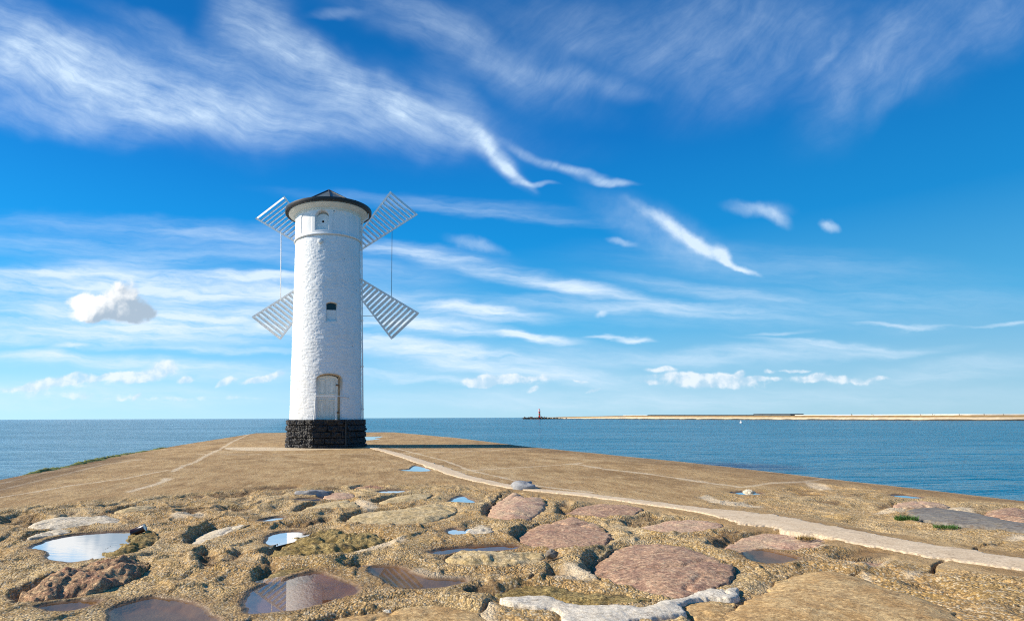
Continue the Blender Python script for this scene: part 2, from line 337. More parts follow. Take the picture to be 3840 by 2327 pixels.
def mat_ground():
    m, nb = material('mole_concrete'); p = pos(nb)
    at = nb.n.new('ShaderNodeAttribute'); at.attribute_name = 'mask'
    sp = nb.n.new('ShaderNodeSeparateColor'); nb.l.new(at.outputs['Color'], sp.inputs[0])
    bed, rock, pale, dark = sp.outputs[0], sp.outputs[1], sp.outputs[2], at.outputs['Alpha']
    big = nb.noise(p, .55, 4, .6); midn = nb.noise(p, 2.3, 5, .62); fine = nb.noise(p, 16, 6, .68); grit = nb.noise(p, 75, 4, .65)
    st = nb.noise(nb.mapping(p, (0, 0, 0), (0, 0, R_(4)), (1.2, .5, 1)), 1.6, 7, .70)
    deck = nb.mix(nb.ramp(st, .36, .66), (.37, .225, .092), (.52, .355, .165))
    deck = nb.mix(nb.m('MULTIPLY', nb.ramp(fine, .52, .66), .7), deck, (.22, .125, .045))
    deck = nb.mix(nb.m('MULTIPLY', nb.ramp(nb.noise(nb.mapping(p, (0, 0, 0), (0, 0, .3), (1, .45, 1)), 5.0, 6, .72), .52, .68), .5), deck, (.22, .120, .042))
    deck = nb.mix(nb.m('MULTIPLY', nb.ramp(nb.noise(nb.mapping(p, (2, 0, 0), (0, 0, -.3), (1, .45, 1)), 1.6, 6, .7), .54, .70), .5), deck, (.52, .37, .20))
    deck = nb.mix(nb.m('MULTIPLY', nb.ramp(nb.noise(nb.mapping(p, (0, 0, 0), (0, 0, 0), (1, .55, 1)), .55, 7, .70), .49, .62), .75), deck, (.24, .138, .05))
    deck = nb.mix(nb.m('MULTIPLY', nb.ramp(nb.noise(nb.mapping(p, (5, 2, 0), (0, 0, 0), (.9, .55, 1)), .42, 7, .7), .53, .66), .6), deck, (.55, .40, .215))
    spk = nb.noise(nb.mapping(p, (0, 0, 0), (0, 0, 0), (1, .16, 1)), 9.0, 3, .75)
    deck = nb.mix(nb.m('MULTIPLY', nb.ramp(spk, .54, .64), .55), deck, (.20, .115, .04))
    deck = nb.mix(nb.m('MULTIPLY', nb.ramp(spk, .42, .34), .5), deck, (.64, .47, .25))
    deck = nb.mix(nb.m('MULTIPLY', nb.ramp(nb.noise(p, 34, 4, .7), .58, .70), .6), deck, (.56, .41, .25))
    rk = nb.mix(nb.ramp(big, .40, .62), (.52, .325, .125), (.66, .48, .235))
    rk = nb.mix(nb.m('MULTIPLY', nb.ramp(midn, .50, .68), .6), rk, (.36, .215, .07))
    rk = nb.mix(nb.m('MULTIPLY', nb.ramp(nb.noise(p, 1.1, 6, .68), .50, .62), .7), rk, (.44, .275, .085))
    rk = nb.mix(nb.m('MULTIPLY', nb.ramp(nb.noise(nb.vm('ADD', p, (7, 3, 0)), 1.6, 6, .7), .55, .67), .5), rk, (.25, .15, .05))
    peb = nb.n.new('ShaderNodeTexVoronoi'); nb.l.new(p, peb.inputs['Vector']); peb.inputs['Scale'].default_value = 52
    pc = nb.n.new('ShaderNodeSeparateColor'); nb.l.new(peb.outputs['Color'], pc.inputs[0])
    pv = nb.ramp(pc.outputs[0], 0, 1, .58, 1.38, 'LINEAR')
    rk = nb.vm('SCALE', rk, pv)
    rk = nb.mix(nb.m('MULTIPLY', nb.ramp(pc.outputs[1], .72, .86), .7), rk, (.74, .61, .41))
    rk = nb.mix(nb.m('MULTIPLY', nb.ramp(fine, .52, .70), .65), rk, (.15, .085, .03))
    rk = nb.mix(nb.m('MULTIPLY', nb.ramp(peb.outputs['Distance'], .45, .75), .6), rk, (.12, .075, .035))
    rk = nb.mix(nb.m('MULTIPLY', nb.ramp(nb.noise(p, .9, 6, .68), .54, .68), .55), rk, (.62, .48, .29))
    c = nb.mix(rock, deck, rk)
    c = nb.mix(nb.m('MULTIPLY', pale, nb.ramp(nb.m('ADD', fine, nb.m('MULTIPLY', midn, .5)), .55, .95, 1.0, .45)), c, (.70, .57, .39))
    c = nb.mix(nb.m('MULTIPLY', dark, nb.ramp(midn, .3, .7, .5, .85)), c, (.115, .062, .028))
    c = nb.mix(nb.m('MULTIPLY', bed, .92), c, nb.mix(nb.ramp(midn, .4, .6), (.105, .058, .028), (.18, .105, .054)))
    rough = nb.ramp(bed, 0, 1, .9, .35)
    grv = nb.ramp(nb.noise(p, 1.5, 4, .6), .40, .60, .35, 1.0)
    h = nb.m('ADD', nb.m('MULTIPLY', grit, .35), nb.m('MULTIPLY', fine, 1.1))
    h = nb.m('SUBTRACT', h, nb.m('MULTIPLY', nb.m('MULTIPLY', peb.outputs['Distance'], nb.m('MULTIPLY', rock, grv)), .7))
    finish(nb, Base_Color=c, Roughness=rough, Specular_IOR_Level=.35, Normal=nb.bump(nb.m('MULTIPLY', h, nb.ramp(bed, .2, .9, 1.0, .12)), .95, .030)); return m

def mat_stone(name, a, b, c, sc=1.0, crack=0.0, rough=.8, strength=.6, speck=1.0):
    """granite-like: three mottled tones, grain and a pitted surface"""
    m, nb = material(name); p = pos(nb)
    n1 = nb.noise(p, 3.2*sc, 5, .65, .4); n2 = nb.noise(nb.mapping(p, (0, 0, 0), (0, 0, .5), (1, 2.2, 1)), 14*sc, 6, .7); n3 = nb.noise(p, 60*sc, 4, .7)
    n4 = nb.noise(p, 27*sc, 5, .75)
    col = nb.mix(nb.ramp(nb.m('ADD', nb.m('MULTIPLY', n1, .6), nb.m('MULTIPLY', n4, .4)), .40, .60), a, b)
    col = nb.mix(nb.m('MULTIPLY', nb.ramp(n2, .50, .66), .8), col, c)
    col = nb.mix(nb.m('MULTIPLY', nb.ramp(nb.noise(nb.vm('ADD', p, (3, 8, 0)), 20*sc, 6, .74), .56, .66), .6*speck), col, nb.vm('SCALE', c, 1.15))
    col = nb.vm('SCALE', col, nb.m('MULTIPLY', nb.ramp(n3, .3, .7, .66, 1.34, 'LINEAR'), nb.ramp(n4, .32, .68, 1-.5*speck, 1+.5*speck, 'LINEAR')))
    h = nb.m('ADD', nb.m('MULTIPLY', n2, 1.0), nb.m('MULTIPLY', n3, .35))
    at = nb.n.new('ShaderNodeAttribute'); at.attribute_name = 'mask'      # crust of grit and lichen creeping in from the rim
    sp = nb.n.new('ShaderNodeSeparateColor'); nb.l.new(at.outputs['Color'], sp.inputs[0])
    vc = nb.n.new('ShaderNodeTexVoronoi'); nb.l.new(p, vc.inputs['Vector']); vc.inputs['Scale'].default_value = 62
    vs = nb.n.new('ShaderNodeSeparateColor'); nb.l.new(vc.outputs['Color'], vs.inputs[0])
    cru = nb.vm('SCALE', nb.mix(nb.ramp(nb.noise(p, 5, 5, .7), .4, .6), (.38, .235, .08), (.58, .42, .205)), nb.ramp(vs.outputs[0], 0, 1, .55, 1.4, 'LINEAR'))
    cf = nb.ramp(nb.m('ADD', sp.outputs[0], nb.m('MULTIPLY', nb.m('SUBTRACT', nb.noise(p, 8, 6, .7), .5), 1.3)), .42, .60)
    col = nb.mix(nb.m('MULTIPLY', cf, .9), col, cru)
    h = nb.m('SUBTRACT', h, nb.m('MULTIPLY', nb.m('MULTIPLY', vc.outputs['Distance'], cf), .8))
    vein = nb.noise(nb.mapping(p, (0, 0, 0), (0, 0, .4), (1, 1.8, 1)), 1.7*sc, 5, .6, .8)
    col = nb.mix(nb.m('MULTIPLY', nb.ramp(nb.m('ABSOLUTE', nb.m('SUBTRACT', vein, .5)), .012, .0), .55), col, (.16, .10, .055))
    if crack:
        h = nb.m('ADD', h, nb.m('MULTIPLY', nb.noise(nb.mapping(p, (0, 0, 0), (0, 0, .25), (1, 3.2, 1)), 7, 5, .7), crack))
    finish(nb, Base_Color=col, Roughness=rough, Specular_IOR_Level=.3, Normal=nb.bump(h, strength, .03)); return m

def mat_water():
    m, nb = material('sea_water'); p = pos(nb)
    q = nb.mapping(p, (0, 0, 0), (0, 0, R_(-8)), (1, 1, 1))
    w0 = nb.noise(nb.mapping(q, (0, 0, 0), (0, 0, 0), (.22, 1, 1)), .13, 4, .62, .4)
    w1 = nb.noise(nb.mapping(q, (0, 0, 0), (0, 0, 0), (.30, 1, 1)), .42, 4, .6, .3)
    w2 = nb.noise(nb.mapping(q, (4, 9, 0), (0, 0, R_(20)), (.45, 1, 1)), 2.2, 4, .62, .3)
    big = nb.noise(nb.mapping(q, (0, 0, 0), (0, 0, 0), (.35, 1, 1)), .045, 4, .6)
    h = nb.m('ADD', nb.m('ADD', nb.m('MULTIPLY', w1, .85), nb.m('MULTIPLY', w0, 1.1)), nb.m('MULTIPLY', w2, .17))
    sx = nb.n.new('ShaderNodeSeparateXYZ'); nb.l.new(p, sx.inputs[0])
    calm = nb.ramp(nb.m('ADD', nb.m('MULTIPLY', big, 1.0), 0.0), .36, .62, .55, 1.0)
    nrm = nb.bump(nb.m('MULTIPLY', nb.m('MULTIPLY', h, calm), nb.ramp(nb.m('ADD', sx.outputs[0], nb.m('MULTIPLY', sx.outputs[1], .15)), 4.0, -14.0, 1.0, 1.5)), WAVE, 1.0)
    fres = nb.node('ShaderNodeFresnel', None, IOR=1.333, Normal=nrm).outputs[0]
    opn = nb.ramp(nb.m('ADD', sx.outputs[0], nb.m('MULTIPLY', sx.outputs[1], .15)), 4.0, -14.0)      # choppier open side of the mole; bright sky reflection painted into its paler body
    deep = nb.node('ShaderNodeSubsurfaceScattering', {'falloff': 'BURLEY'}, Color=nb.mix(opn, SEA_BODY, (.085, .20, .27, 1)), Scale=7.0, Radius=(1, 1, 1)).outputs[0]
    gl = nb.node('ShaderNodeBsdfGlossy', None, Color=(.92, .96, 1.0, 1), Roughness=.10, Normal=nrm).outputs[0]
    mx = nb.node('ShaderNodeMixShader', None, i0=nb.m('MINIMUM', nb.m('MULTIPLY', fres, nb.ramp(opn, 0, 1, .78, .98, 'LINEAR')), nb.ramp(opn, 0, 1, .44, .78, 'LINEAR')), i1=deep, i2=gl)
    nb.l.new(mx.outputs[0], nb.out.inputs[0]); return m
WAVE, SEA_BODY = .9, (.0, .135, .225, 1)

def mat_puddle(name, tint, ripple, shine):
    m, nb = material(name); p = pos(nb)
    nrm = nb.bump(nb.noise(nb.mapping(p, (0, 0, 0), (0, 0, .1), (.35, 1.6, 1)), 14, 3, .5), ripple, .004)
    fres = nb.node('ShaderNodeFresnel', None, IOR=1.333, Normal=nrm).outputs[0]
    tr = nb.node('ShaderNodeBsdfTransparent', None, Color=tint).outputs[0]
    gl = nb.node('ShaderNodeBsdfGlossy', None, Color=(1, 1, 1, 1), Roughness=.005, Normal=nrm).outputs[0]
    mx = nb.node('ShaderNodeMixShader', None, i0=nb.m('MULTIPLY', fres, shine), i1=tr, i2=gl)
    nb.l.new(mx.outputs[0], nb.out.inputs[0]); return m

def mat_wall():
    m, nb = material('whitewashed_brick'); uv = nb.n.new('ShaderNodeTexCoord').outputs['UV']; p = objc(nb)
    br = nb.node('ShaderNodeTexBrick', {'offset': .5}, Vector=nb.vm('ADD', uv, nb.vm('SCALE', nb.vm('SUBTRACT', nb.noise(p, 9, 3, .5, 0, True), (.5, .5, .5)), .02)), Scale=1.0, Mortar_Size=.010, Mortar_Smooth=.6, Brick_Width=.25, Row_Height=.078, Color1=(.2, .2, .2, 1), Color2=(1, 1, 1, 1), Mortar=(.0, .0, .0, 1))
    sm = nb.n.new('ShaderNodeAttribute'); sm.attribute_name = 'mask'
    sp = nb.n.new('ShaderNodeSeparateColor'); nb.l.new(sm.outputs['Color'], sp.inputs[0])
    rough_paint = nb.noise(p, 22, 5, .6)
    h = nb.m('ADD', nb.m('MULTIPLY', nb.m('SUBTRACT', 1.0, br.outputs['Fac']), sp.outputs[0]), nb.m('MULTIPLY', rough_paint, .4))
    h = nb.m('ADD', h, nb.m('MULTIPLY', nb.m('MULTIPLY', br.outputs['Color'], sp.outputs[0]), .5))
    c = nb.mix(nb.ramp(nb.noise(p, 1.2, 5, .6), .4, .75), (.80, .80, .785), (.74, .735, .71))
    stn = nb.noise(nb.mapping(p, (0, 0, 0), (0, 0, 0), (1, 1, .22)), 3.0, 5, .65)
    c = nb.mix(nb.m('MULTIPLY', nb.ramp(stn, .60, .80), .35), c, (.60, .56, .47))
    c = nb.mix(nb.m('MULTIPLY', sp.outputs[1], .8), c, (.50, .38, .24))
    v = nb.n.new('ShaderNodeTexVoronoi'); nb.l.new(nb.mapping(p, (0, 0, 0), (0, 0, 0), (1, 1, .9)), v.inputs['Vector']); v.inputs['Scale'].default_value = 1.05
    c = nb.mix(nb.m('MULTIPLY', nb.ramp(v.outputs['Distance'], .040, .026), .8), c, (.10, .08, .07))
    finish(nb, Base_Color=c, Roughness=.62, Specular_IOR_Level=.3, Normal=nb.bump(h, .45, .011)); return m

def mat_black_stone():
    m, nb = material('tarred_stone'); p = objc(nb)
    n = nb.noise(p, 14, 5, .65)
    finish(nb, Base_Color=nb.mix(nb.ramp(n, .4, .7), (.010, .010, .012), (.030, .027, .025)), Roughness=nb.ramp(n, .3, .7, .28, .5), Specular_IOR_Level=.5,
           Normal=nb.bump(nb.m('ADD', n, nb.m('MULTIPLY', nb.noise(p, 50, 3), .3)), .7, .03)); return m

M_GROUND = mat_ground()
M_PALE = mat_stone('pale_concrete', (.60, .46, .30), (.68, .54, .37), (.53, .39, .245), 1.2, 0, .85, .10, .15)
M_WHITE_MORTAR = mat_stone('white_mortar', (.62, .545, .43), (.72, .65, .53), (.42, .37, .28), 1.6, 0, .85, .4, .35)
M_PINK = mat_stone('pink_granite', (.30, .17, .115), (.46, .285, .175), (.62, .46, .29), 1.0, .0)
M_PALEPINK = mat_stone('pale_pink_granite', (.48, .275, .185), (.54, .38, .24), (.64, .49, .32), 1.1)
M_TAN = mat_stone('tan_rock', (.46, .28, .11), (.60, .42, .20), (.34, .19, .07), 1.0, 0, .8, .6, .7)
M_YELLOW = mat_stone('yellow_sandstone', (.52, .38, .18), (.60, .47, .27), (.42, .29, .11), 1.1, .8)
M_PALEROCK = mat_stone('pale_rock', (.62, .52, .36), (.68, .59, .45), (.52, .41, .26), 1.0, .2)
M_OLIVE = mat_stone('mossy_rock', (.34, .23, .065), (.50, .37, .15), (.15, .10, .04), .9, 2.6, .8, 1.0)
M_RED = mat_stone('red_rock', (.50, .25, .15), (.62, .42, .22), (.28, .12, .065), .9, 2.2, .75, 1.0)
M_GREY = mat_stone('grey_slab', (.17, .15, .13), (.22, .20, .17), (.30, .24, .15), .6, 0, .75, .35, .5)
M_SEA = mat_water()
M_BLACK = mat_black_stone()
M_WALL = mat_wall()
M_WHITEPAINT = mat_plain('white_paint', (.78, .77, .73), .5, .07, 5, .15, 60)
M_DOOR = mat_plain('cream_door_paint', (.82, .77, .66), .55, .10, 4, .2, 40)
M_SAIL = mat_plain('sail_paint', (.86, .84, .79), .5, .14, 9, .2, 50)
M_CREAM = mat_plain('cream_render', (.66, .58, .45), .7, .12, 3, .3, 30)
M_CORN = mat_plain('cornice_render', (.74, .70, .60), .65, .08, 3, .2, 30)
M_DOORFRAME = mat_plain('weathered_reveal', (.40, .28, .16), .75, .3, 7, .4, 40)
M_DARKMETAL = mat_plain('black_tarred_metal', (.020, .017, .016), .5, .3, 5, .3, 40)
M_ROOF = mat_plain('patinated_roof_sheet', (.13, .155, .145), .42, .25, 4, .2, 30, .35)
M_GLASS = mat_plain('dark_window_glass', (.008, .010, .014), .08, .1, 4)
M_HOLE = mat_plain('dark_opening', (.01, .01, .01), .9)
M_RUST = mat_plain('rusty_iron', (.20, .10, .05), .7, .3, 20, .3, 60)
M_CAN = mat_plain('dark_brown_can', (.030, .012, .012), .28, .3, 20)
M_TIN = mat_plain('bare_tin', (.5, .48, .45), .3, .1, 20, 0, 40, .9)
M_ALGAE = mat_plain('green_algae', (.14, .17, .03), .7, .5, 3, .8, 12)
M_LEAF = mat_plain('grass_blade', (.07, .15, .025), .6, .4, 30)
M_DRY = mat_plain('dry_grass_blade', (.26, .17, .05), .7, .4, 30)

# ------------------------------------------------------------------ the mole: traced cells
def gp(pts, c=None, z=-.02):
    if c: pts = [cpx(c, x, y) for x, y in pts]
    else: pts = [(x*K, y*K) for x, y in pts]
    return np.array([gnd(x, y, z)[:2] for x, y in pts])
ZW = -.026
PUD = [  # label, polygon, tint kind, water level
 ('large pale rippled puddle beside the lying can, left foreground', gp([(310,705),(420,652),(660,588),(900,562),(1250,542),(1275,575),(1170,632),(1030,700),(930,790),(750,842),(600,835),(430,810),(455,740)], 1, ZW), 'clear', ZW),
 ('small blue puddle under the edge of the rough red rock', gp([(390,1275),(500,1240),(700,1225),(830,1215),(960,1215),(880,1265),(700,1310),(560,1325),(450,1302)], 1, ZW), 'brown', ZW),
 ('wide dark brown puddle cut off by the bottom of the picture', gp([(1085,1310),(1200,1255),(1400,1205),(1540,1190),(1700,1220),(1850,1260),(1960,1320),(2100,1404),(1950,1480),(1150,1480)], 1, ZW), 'brown', ZW),
 ('red brown puddle mirroring the white windmill tower', gp([(40,1200),(150,1100),(300,1040),(480,1005),(690,945),(850,985),(1000,1035),(1140,1080),(1090,1140),(900,1205),(700,1255),(480,1305),(250,1338),(100,1335),(40,1270)], 2, ZW), 'red', ZW),
 ('long murky brown puddle right of the one mirroring the tower', gp([(1250,920),(1340,890),(1550,895),(1700,955),(1900,1000),(2150,1005),(2030,1055),(1750,1097),(1560,1082),(1420,1022)], 2, ZW), 'brown', ZW),
 ('blue puddle touching the left tip of the mossy olive rock', gp([(245,640),(290,590),(400,555),(560,545),(580,575),(480,612),(400,645),(290,680)], 2, ZW), 'clear', ZW),
 ('thin blue sliver of puddle above the mossy olive rock', gp([(190,440),(330,410),(440,412),(350,440),(240,448)], 2, ZW), 'clear', ZW),
 ('little whitish puddle under a grey stone lip near the deck', gp([(530,238),(650,225),(750,230),(760,250),(700,258)], 2, ZW), 'clear', ZW),
 ('pale blue puddle in the rocks just below the smooth deck', gp([(1330,165),(1440,148),(1600,152),(1560,172),(1430,180)], 2, ZW), 'clear', ZW),
 ('deep blue puddle in a dark hollow left of the pink peaked boulder', gp([(2010,255),(2140,205),(2190,230),(2250,255),(2200,272),(2080,270)], 2, ZW), 'clear', ZW),
 ('small round puddle beside a pale broken stone', gp([(2015,540),(2070,520),(2150,530),(2170,550),(2100,578),(2030,570)], 2, ZW), 'clear', ZW),
 ('narrow rusty brown puddle under a sandy ledge', gp([(1850,750),(2000,712),(2250,690),(2640,680),(2600,715),(2300,740),(2100,742),(1950,765)], 2, ZW), 'red', ZW),
 ('dark puddle in the hollow before the pale concrete path', gp([(1785,1327),(1830,1322),(1885,1333),(1912,1342),(1890,1352),(1848,1356),(1808,1346)], None, ZW), 'brown', ZW),
 ('blue puddle holding a single white stone', gp([(1762,1187),(1795,1182.5),(1834,1187),(1800,1191)], None, ZW), 'clear', ZW),
 ('dark blue puddle near the water edge at far right', gp([(2146,1192),(2175,1190.5),(2215,1196),(2185,1199)], None, ZW), 'clear', ZW),
 ('blue puddle on the deck touching the pale path', gp([(962,1130),(985,1128),(1000,1120),(1020,1124),(1034,1131),(1020,1134),(980,1133)], None, -.02), 'clear', -.02),
 ('thin bright puddle on the deck right beside the black plinth', gp([(874,1050.5),(900,1049.5),(922,1049),(912,1052.5),(903,1053.5),(915,1055.5),(880,1058.5)], None, -.02), 'clear', -.02),
]
STONE = [  # label, polygon, material, dome, tilt (left low), roughness of surface, edge level, group
 ('pink granite boulder rising to a peak below the pale path', gp([(65,345),(180,250),(330,172),(450,240),(600,250),(640,310),(560,390),(430,445),(250,445),(90,410)], 3), M_PALEPINK, .10, .04, .012, -.03),
 ('reddish pink flat boulder in the middle of three pink ones', gp([(370,615),(420,540),(520,480),(700,450),(900,430),(1100,480),(1200,540),(1250,620),(1150,690),(950,718),(750,728),(560,685)], 3), M_PINK, .05, .05, .010, -.03),
 ('largest pink granite boulder just above the white mortar ridge', gp([(1095,815),(1200,755),(1350,690),(1700,685),(2000,730),(2250,825),(2450,920),(2445,1020),(2250,1095),(1950,1155),(1700,1135),(1400,1055),(1200,985),(1090,905)], 3), M_PINK, .06, .06, .010, -.03),
 ('mauve low boulder directly under the edge of the pale path', gp([(800,352),(950,300),(1130,275),(1400,290),(1560,340),(1480,390),(1250,402),(1000,405),(840,395)], 3), M_PINK, .03, .04, .012, -.04),
 ('whitish pink worn boulder left of the dark hollow puddle', gp([(1510,490),(1700,440),(1900,420),(2200,440),(2350,480),(2250,530),(2000,550),(1700,552)], 3), M_PALEPINK, .03, .03, .012, -.04),
 ('huge tan dome boulder in the bottom right corner', gp([(-30,1110),(200,985),(400,932),(600,930),(820,970),(1000,1030),(1300,1130),(1600,1220),(1800,1300),(1920,1404),(1960,1560),(-460,1560),(-260,1240)], 4), M_TAN, .07, .0, .006, -.02),
 ('smooth grey slab right of the green grass tufts', gp([(1330,340),(1600,330),(1950,375),(2250,440),(2464,480),(2700,520),(2600,570),(2300,545),(1950,505),(1700,480),(1450,440),(1380,400)], 4), M_GREY, .05, .0, .004, .0),
 ('rough red rock with a ragged dark lower edge', gp([(250,1130),(430,1020),(700,955),(1000,885),(1250,838),(1420,850),(1400,930),(1330,1010),(1100,1100),(850,1165),(650,1170),(300,1205)], 1), M_RED, .08, .0, .05, .0),
 ('smooth cream rock low in the sand left of centre', gp([(1840,615),(1880,545),(2050,495),(2220,475),(2400,490),(2300,530),(2100,590),(1950,632),(1855,648)], 1), M_PALEROCK, .03, .06, .008, -.05),
 ('long pale grey rock behind the large pale puddle', gp([(270,492),(430,430),(700,400),(900,395),(1020,375),(1150,400),(1195,445),(1150,472),(900,482),(600,512),(400,512)], 1), M_PALEROCK, .06, -.02, .012, -.04),
 ('narrow pale rock at the far rim of the large puddle', gp([(250,612),(400,560),(560,528),(700,528),(650,562),(480,592),(350,612)], 1), M_PALEROCK, .05, .0, .010, -.02),
 ('flat yellow rock below the puddle near the deck', gp([(1320,262),(1450,215),(1650,190),(1850,190),(1800,240),(1550,270),(1380,287)], 2), M_YELLOW, .05, .02, .012, -.02),
 ('dark olive mossy rock with layered cracks in the centre', gp([(270,750),(400,650),(560,580),(850,528),(1100,560),(1300,590),(1480,622),(1300,685),(1100,745),(950,785),(600,790),(330,790)], 2), M_OLIVE, .06, .03, .045, -.04),
 ('broad yellow ridged rock left of the round puddle', gp([(1015,435),(1150,362),(1500,330),(1900,288),(2090,330),(2000,420),(1700,482),(1300,492),(1080,464)], 2), M_YELLOW, .06, .02, .016, -.03),
 ('low yellowish rock above the mossy olive rock', gp([(560,348),(700,290),(900,258),(1080,255),(1165,312),(1000,332),(800,342)], 2), M_YELLOW, .05, .02, .014, -.02),
 ('tan smooth rock at the bottom edge left of the white mortar', gp([(880,1404),(1100,1352),(1430,1308),(1650,1258),(1900,1248),(2100,1270),(2260,1312),(2380,1404),(2430,1500),(820,1500)], 2), M_TAN, .05, .0, .008, -.02),
 ('olive mossy rock strip above the white mortar ridge', gp([(120,1135),(400,1068),(800,1078),(1100,1128),(1640,1180),(1500,1242),(1200,1252),(900,1232),(700,1172),(300,1165)], 3), M_OLIVE, .04, .0, .02, -.03),
 ('ochre rock right of the white mortar ridge end', gp([(1960,1215),(2250,1203),(2440,1255),(2470,1404),(2150,1440),(1970,1330)], 3), M_TAN, .04, .0, .012, -.03),
 ('small pink stone ringed by pale crumbs right of centre', gp([(700,822),(850,800),(1180,815),(1100,858),(950,870),(850,842)], 4), M_PINK, .0, .02, .008, -.05),
 ('dull pink boulder at the right border beyond the grey slab', gp([(2050,400),(2200,335),(2400,330),(2640,400),(2560,480),(2250,440)], 4), M_PINK, .06, .0, .012, -.01),
 ('pinkish flat rock just behind the grey slab', gp([(1200,292),(1380,256),(1650,280),(1770,318),(1500,326),(1250,320)], 4), M_PALEPINK, .05, .0, .010, -.01),
 ('tan pink rock above the dark hollow puddle', gp([(1722,1318),(1790,1285),(1870,1278),(1960,1288),(1985,1308),(1925,1326),(1830,1316),(1760,1326)], None), M_PALEPINK, .0, .03, .012, -.05),
 ('small orange rock poking out near the deck edge', gp([(1110,125),(1250,104),(1410,118),(1350,136),(1150,137)], 2), M_RED, .05, .0, .012, -.02),
 ('pink flat stone beside the little whitish puddle', gp([(790,205),(950,168),(1120,188),(1060,232),(850,242)], 2), M_PALEPINK, .04, .0, .010, -.02),
 ('olive cracked rock at the right end of the large pale puddle', gp([(1000,740),(1190,612),(1400,553),(1545,590),(1500,655),(1300,745),(1050,805),(930,805)], 1), M_OLIVE, .06, .02, .045, -.04),
 ('pale yellow cracked rock upper left near the deck', gp([(1090,352),(1300,308),(1500,298),(1480,332),(1250,362)], 1), M_YELLOW, .05, .0, .02, -.02),
 ('ochre mossy rock above the red brown puddle', gp([(225,985),(300,930),(450,890),(640,885),(670,905),(500,960),(330,1020),(230,1030)], 2), M_OLIVE, .04, .03, .012, -.03),
 ('pale lumpy rock below the narrow rusty puddle', gp([(1960,800),(2150,745),(2400,735),(2640,730),(2900,760),(3000,790),(2800,850),(2450,880),(2150,850)], 2), M_YELLOW, .06, .0, .03, -.02),
 ('broken whitish stone right of the round puddle', gp([(2180,565),(2230,500),(2350,478),(2440,520),(2400,565),(2280,580)], 2), M_PALEROCK, .04, .0, .02, -.02),
]
# raised or pale concrete drawn on the ground
WHITE = gp([(180,1180),(500,1165),(700,1180),(900,1242),(1300,1246),(1600,1260),(1680,1190),(1900,1168),(2200,1100),(2464,1078),(2520,1115),(2464,1200),(2200,1190),(1960,1212),(1950,1330),(1700,1382),(1500,1410),(1480,1520),(800,1520),(740,1300),(500,1272),(250,1232)], 3, 0.0)
PALE = [gp(q, c, 0.0) for q, c in [
 ([(820,880),(980,895),(1150,1010),(950,1005),(690,995)], 3), ([(0,1290),(100,1215),(135,1400),(100,1480),(-120,1480)], 3),
 ([(1000,345),(1200,312),(1380,328),(1200,352)], 4), ([(1700,308),(1930,306),(1965,365),(1770,346)], 4),
 ([(350,75),(450,72),(620,125),(500,130)], 4), ([(2290,635),(2480,575),(2500,650)], 4), ([(450,690),(480,645),(600,675),(470,710)], 4), ([(670,812),(1000,790),(1190,815),(1100,870),(900,872)], 4),
 ([(1340,940),(1440,905),(1500,930),(1440,950)], 4), ([(900,990),(960,945),(1010,1000),(990,1030)], 4), ([(1870,810),(1960,800),(2010,845)], 4),
 ([(1650,400),(1800,345),(1950,355),(1900,400),(1700,430)], 1), ([(950,700),(1250,660),(1540,620),(1560,650),(1300,720),(1000,770)], 2), ([(1100,250),(1200,255),(1330,310),(1180,330)], 2),
 ([(1640,930),(1760,880),(1950,940),(2180,960),(2150,1000),(1900,990),(1720,960)], 2)]]+[gp(q, None, 0.0) for q in [
 [(1687,1195),(1703,1191),(1760,1203),(1840,1212),(1760,1213),(1700,1203)], [(545,1080),(560,1075),(700,1076),(840,1079),(620,1084)], [(375,1163),(393,1150),(408,1152),(385,1163),(320,1180)],
 [(1940,1160),(1975,1163),(2000,1172),(1960,1170)]]]
JOINTS = [  # thin filled joints of the deck, overview pixels and half width in metres
 ([(600,1043),(562,1060),(530,1080),(500,1093),(468,1112),(440,1120),(415,1134)], .06), ([(410,1151),(370,1163),(312,1182)], .06), ([(0,1195),(160,1168),(300,1150),(400,1131)], .045),
 ([(0,1175),(150,1140),(250,1115),(340,1103)], .045), ([(0,1160),(110,1133),(250,1110)], .04), ([(480,1092),(600,1093),(780,1092),(1000,1089),(1200,1082),(1320,1078)], .06),
 ([(938,1074),(1000,1090),(1070,1107),(1130,1131),(1200,1146),(1290,1168),(1420,1183)], .05), ([(1380,1115),(1460,1128),(1560,1140),(1700,1160),(1780,1171)], .085),
 ([(1060,1135),(1200,1127),(1330,1119),(1400,1113)], .045), ([(1780,1172),(1850,1162),(1935,1158),(1990,1150)], .06), ([(880,1048),(1000,1052),(1140,1051)], .03)]
PATH_L = [(868,1073),(930,1090),(1010,1118),(1085,1145),(1170,1165),(1260,1179),(1400,1194),(1560,1216),(1690,1235),(1760,1256),(1830,1272),(1950,1291),(2100,1319),(2250,1348),(2464,1376),(2700,1405)]
PATH_R = [(884,1072),(950,1086),(1040,1112),(1120,1139),(1190,1158),(1290,1174),(1420,1187),(1570,1206),(1700,1222),(1800,1229),(1890,1240),(2000,1262),(2150,1293),(2300,1315),(2464,1339),(2700,1368)]
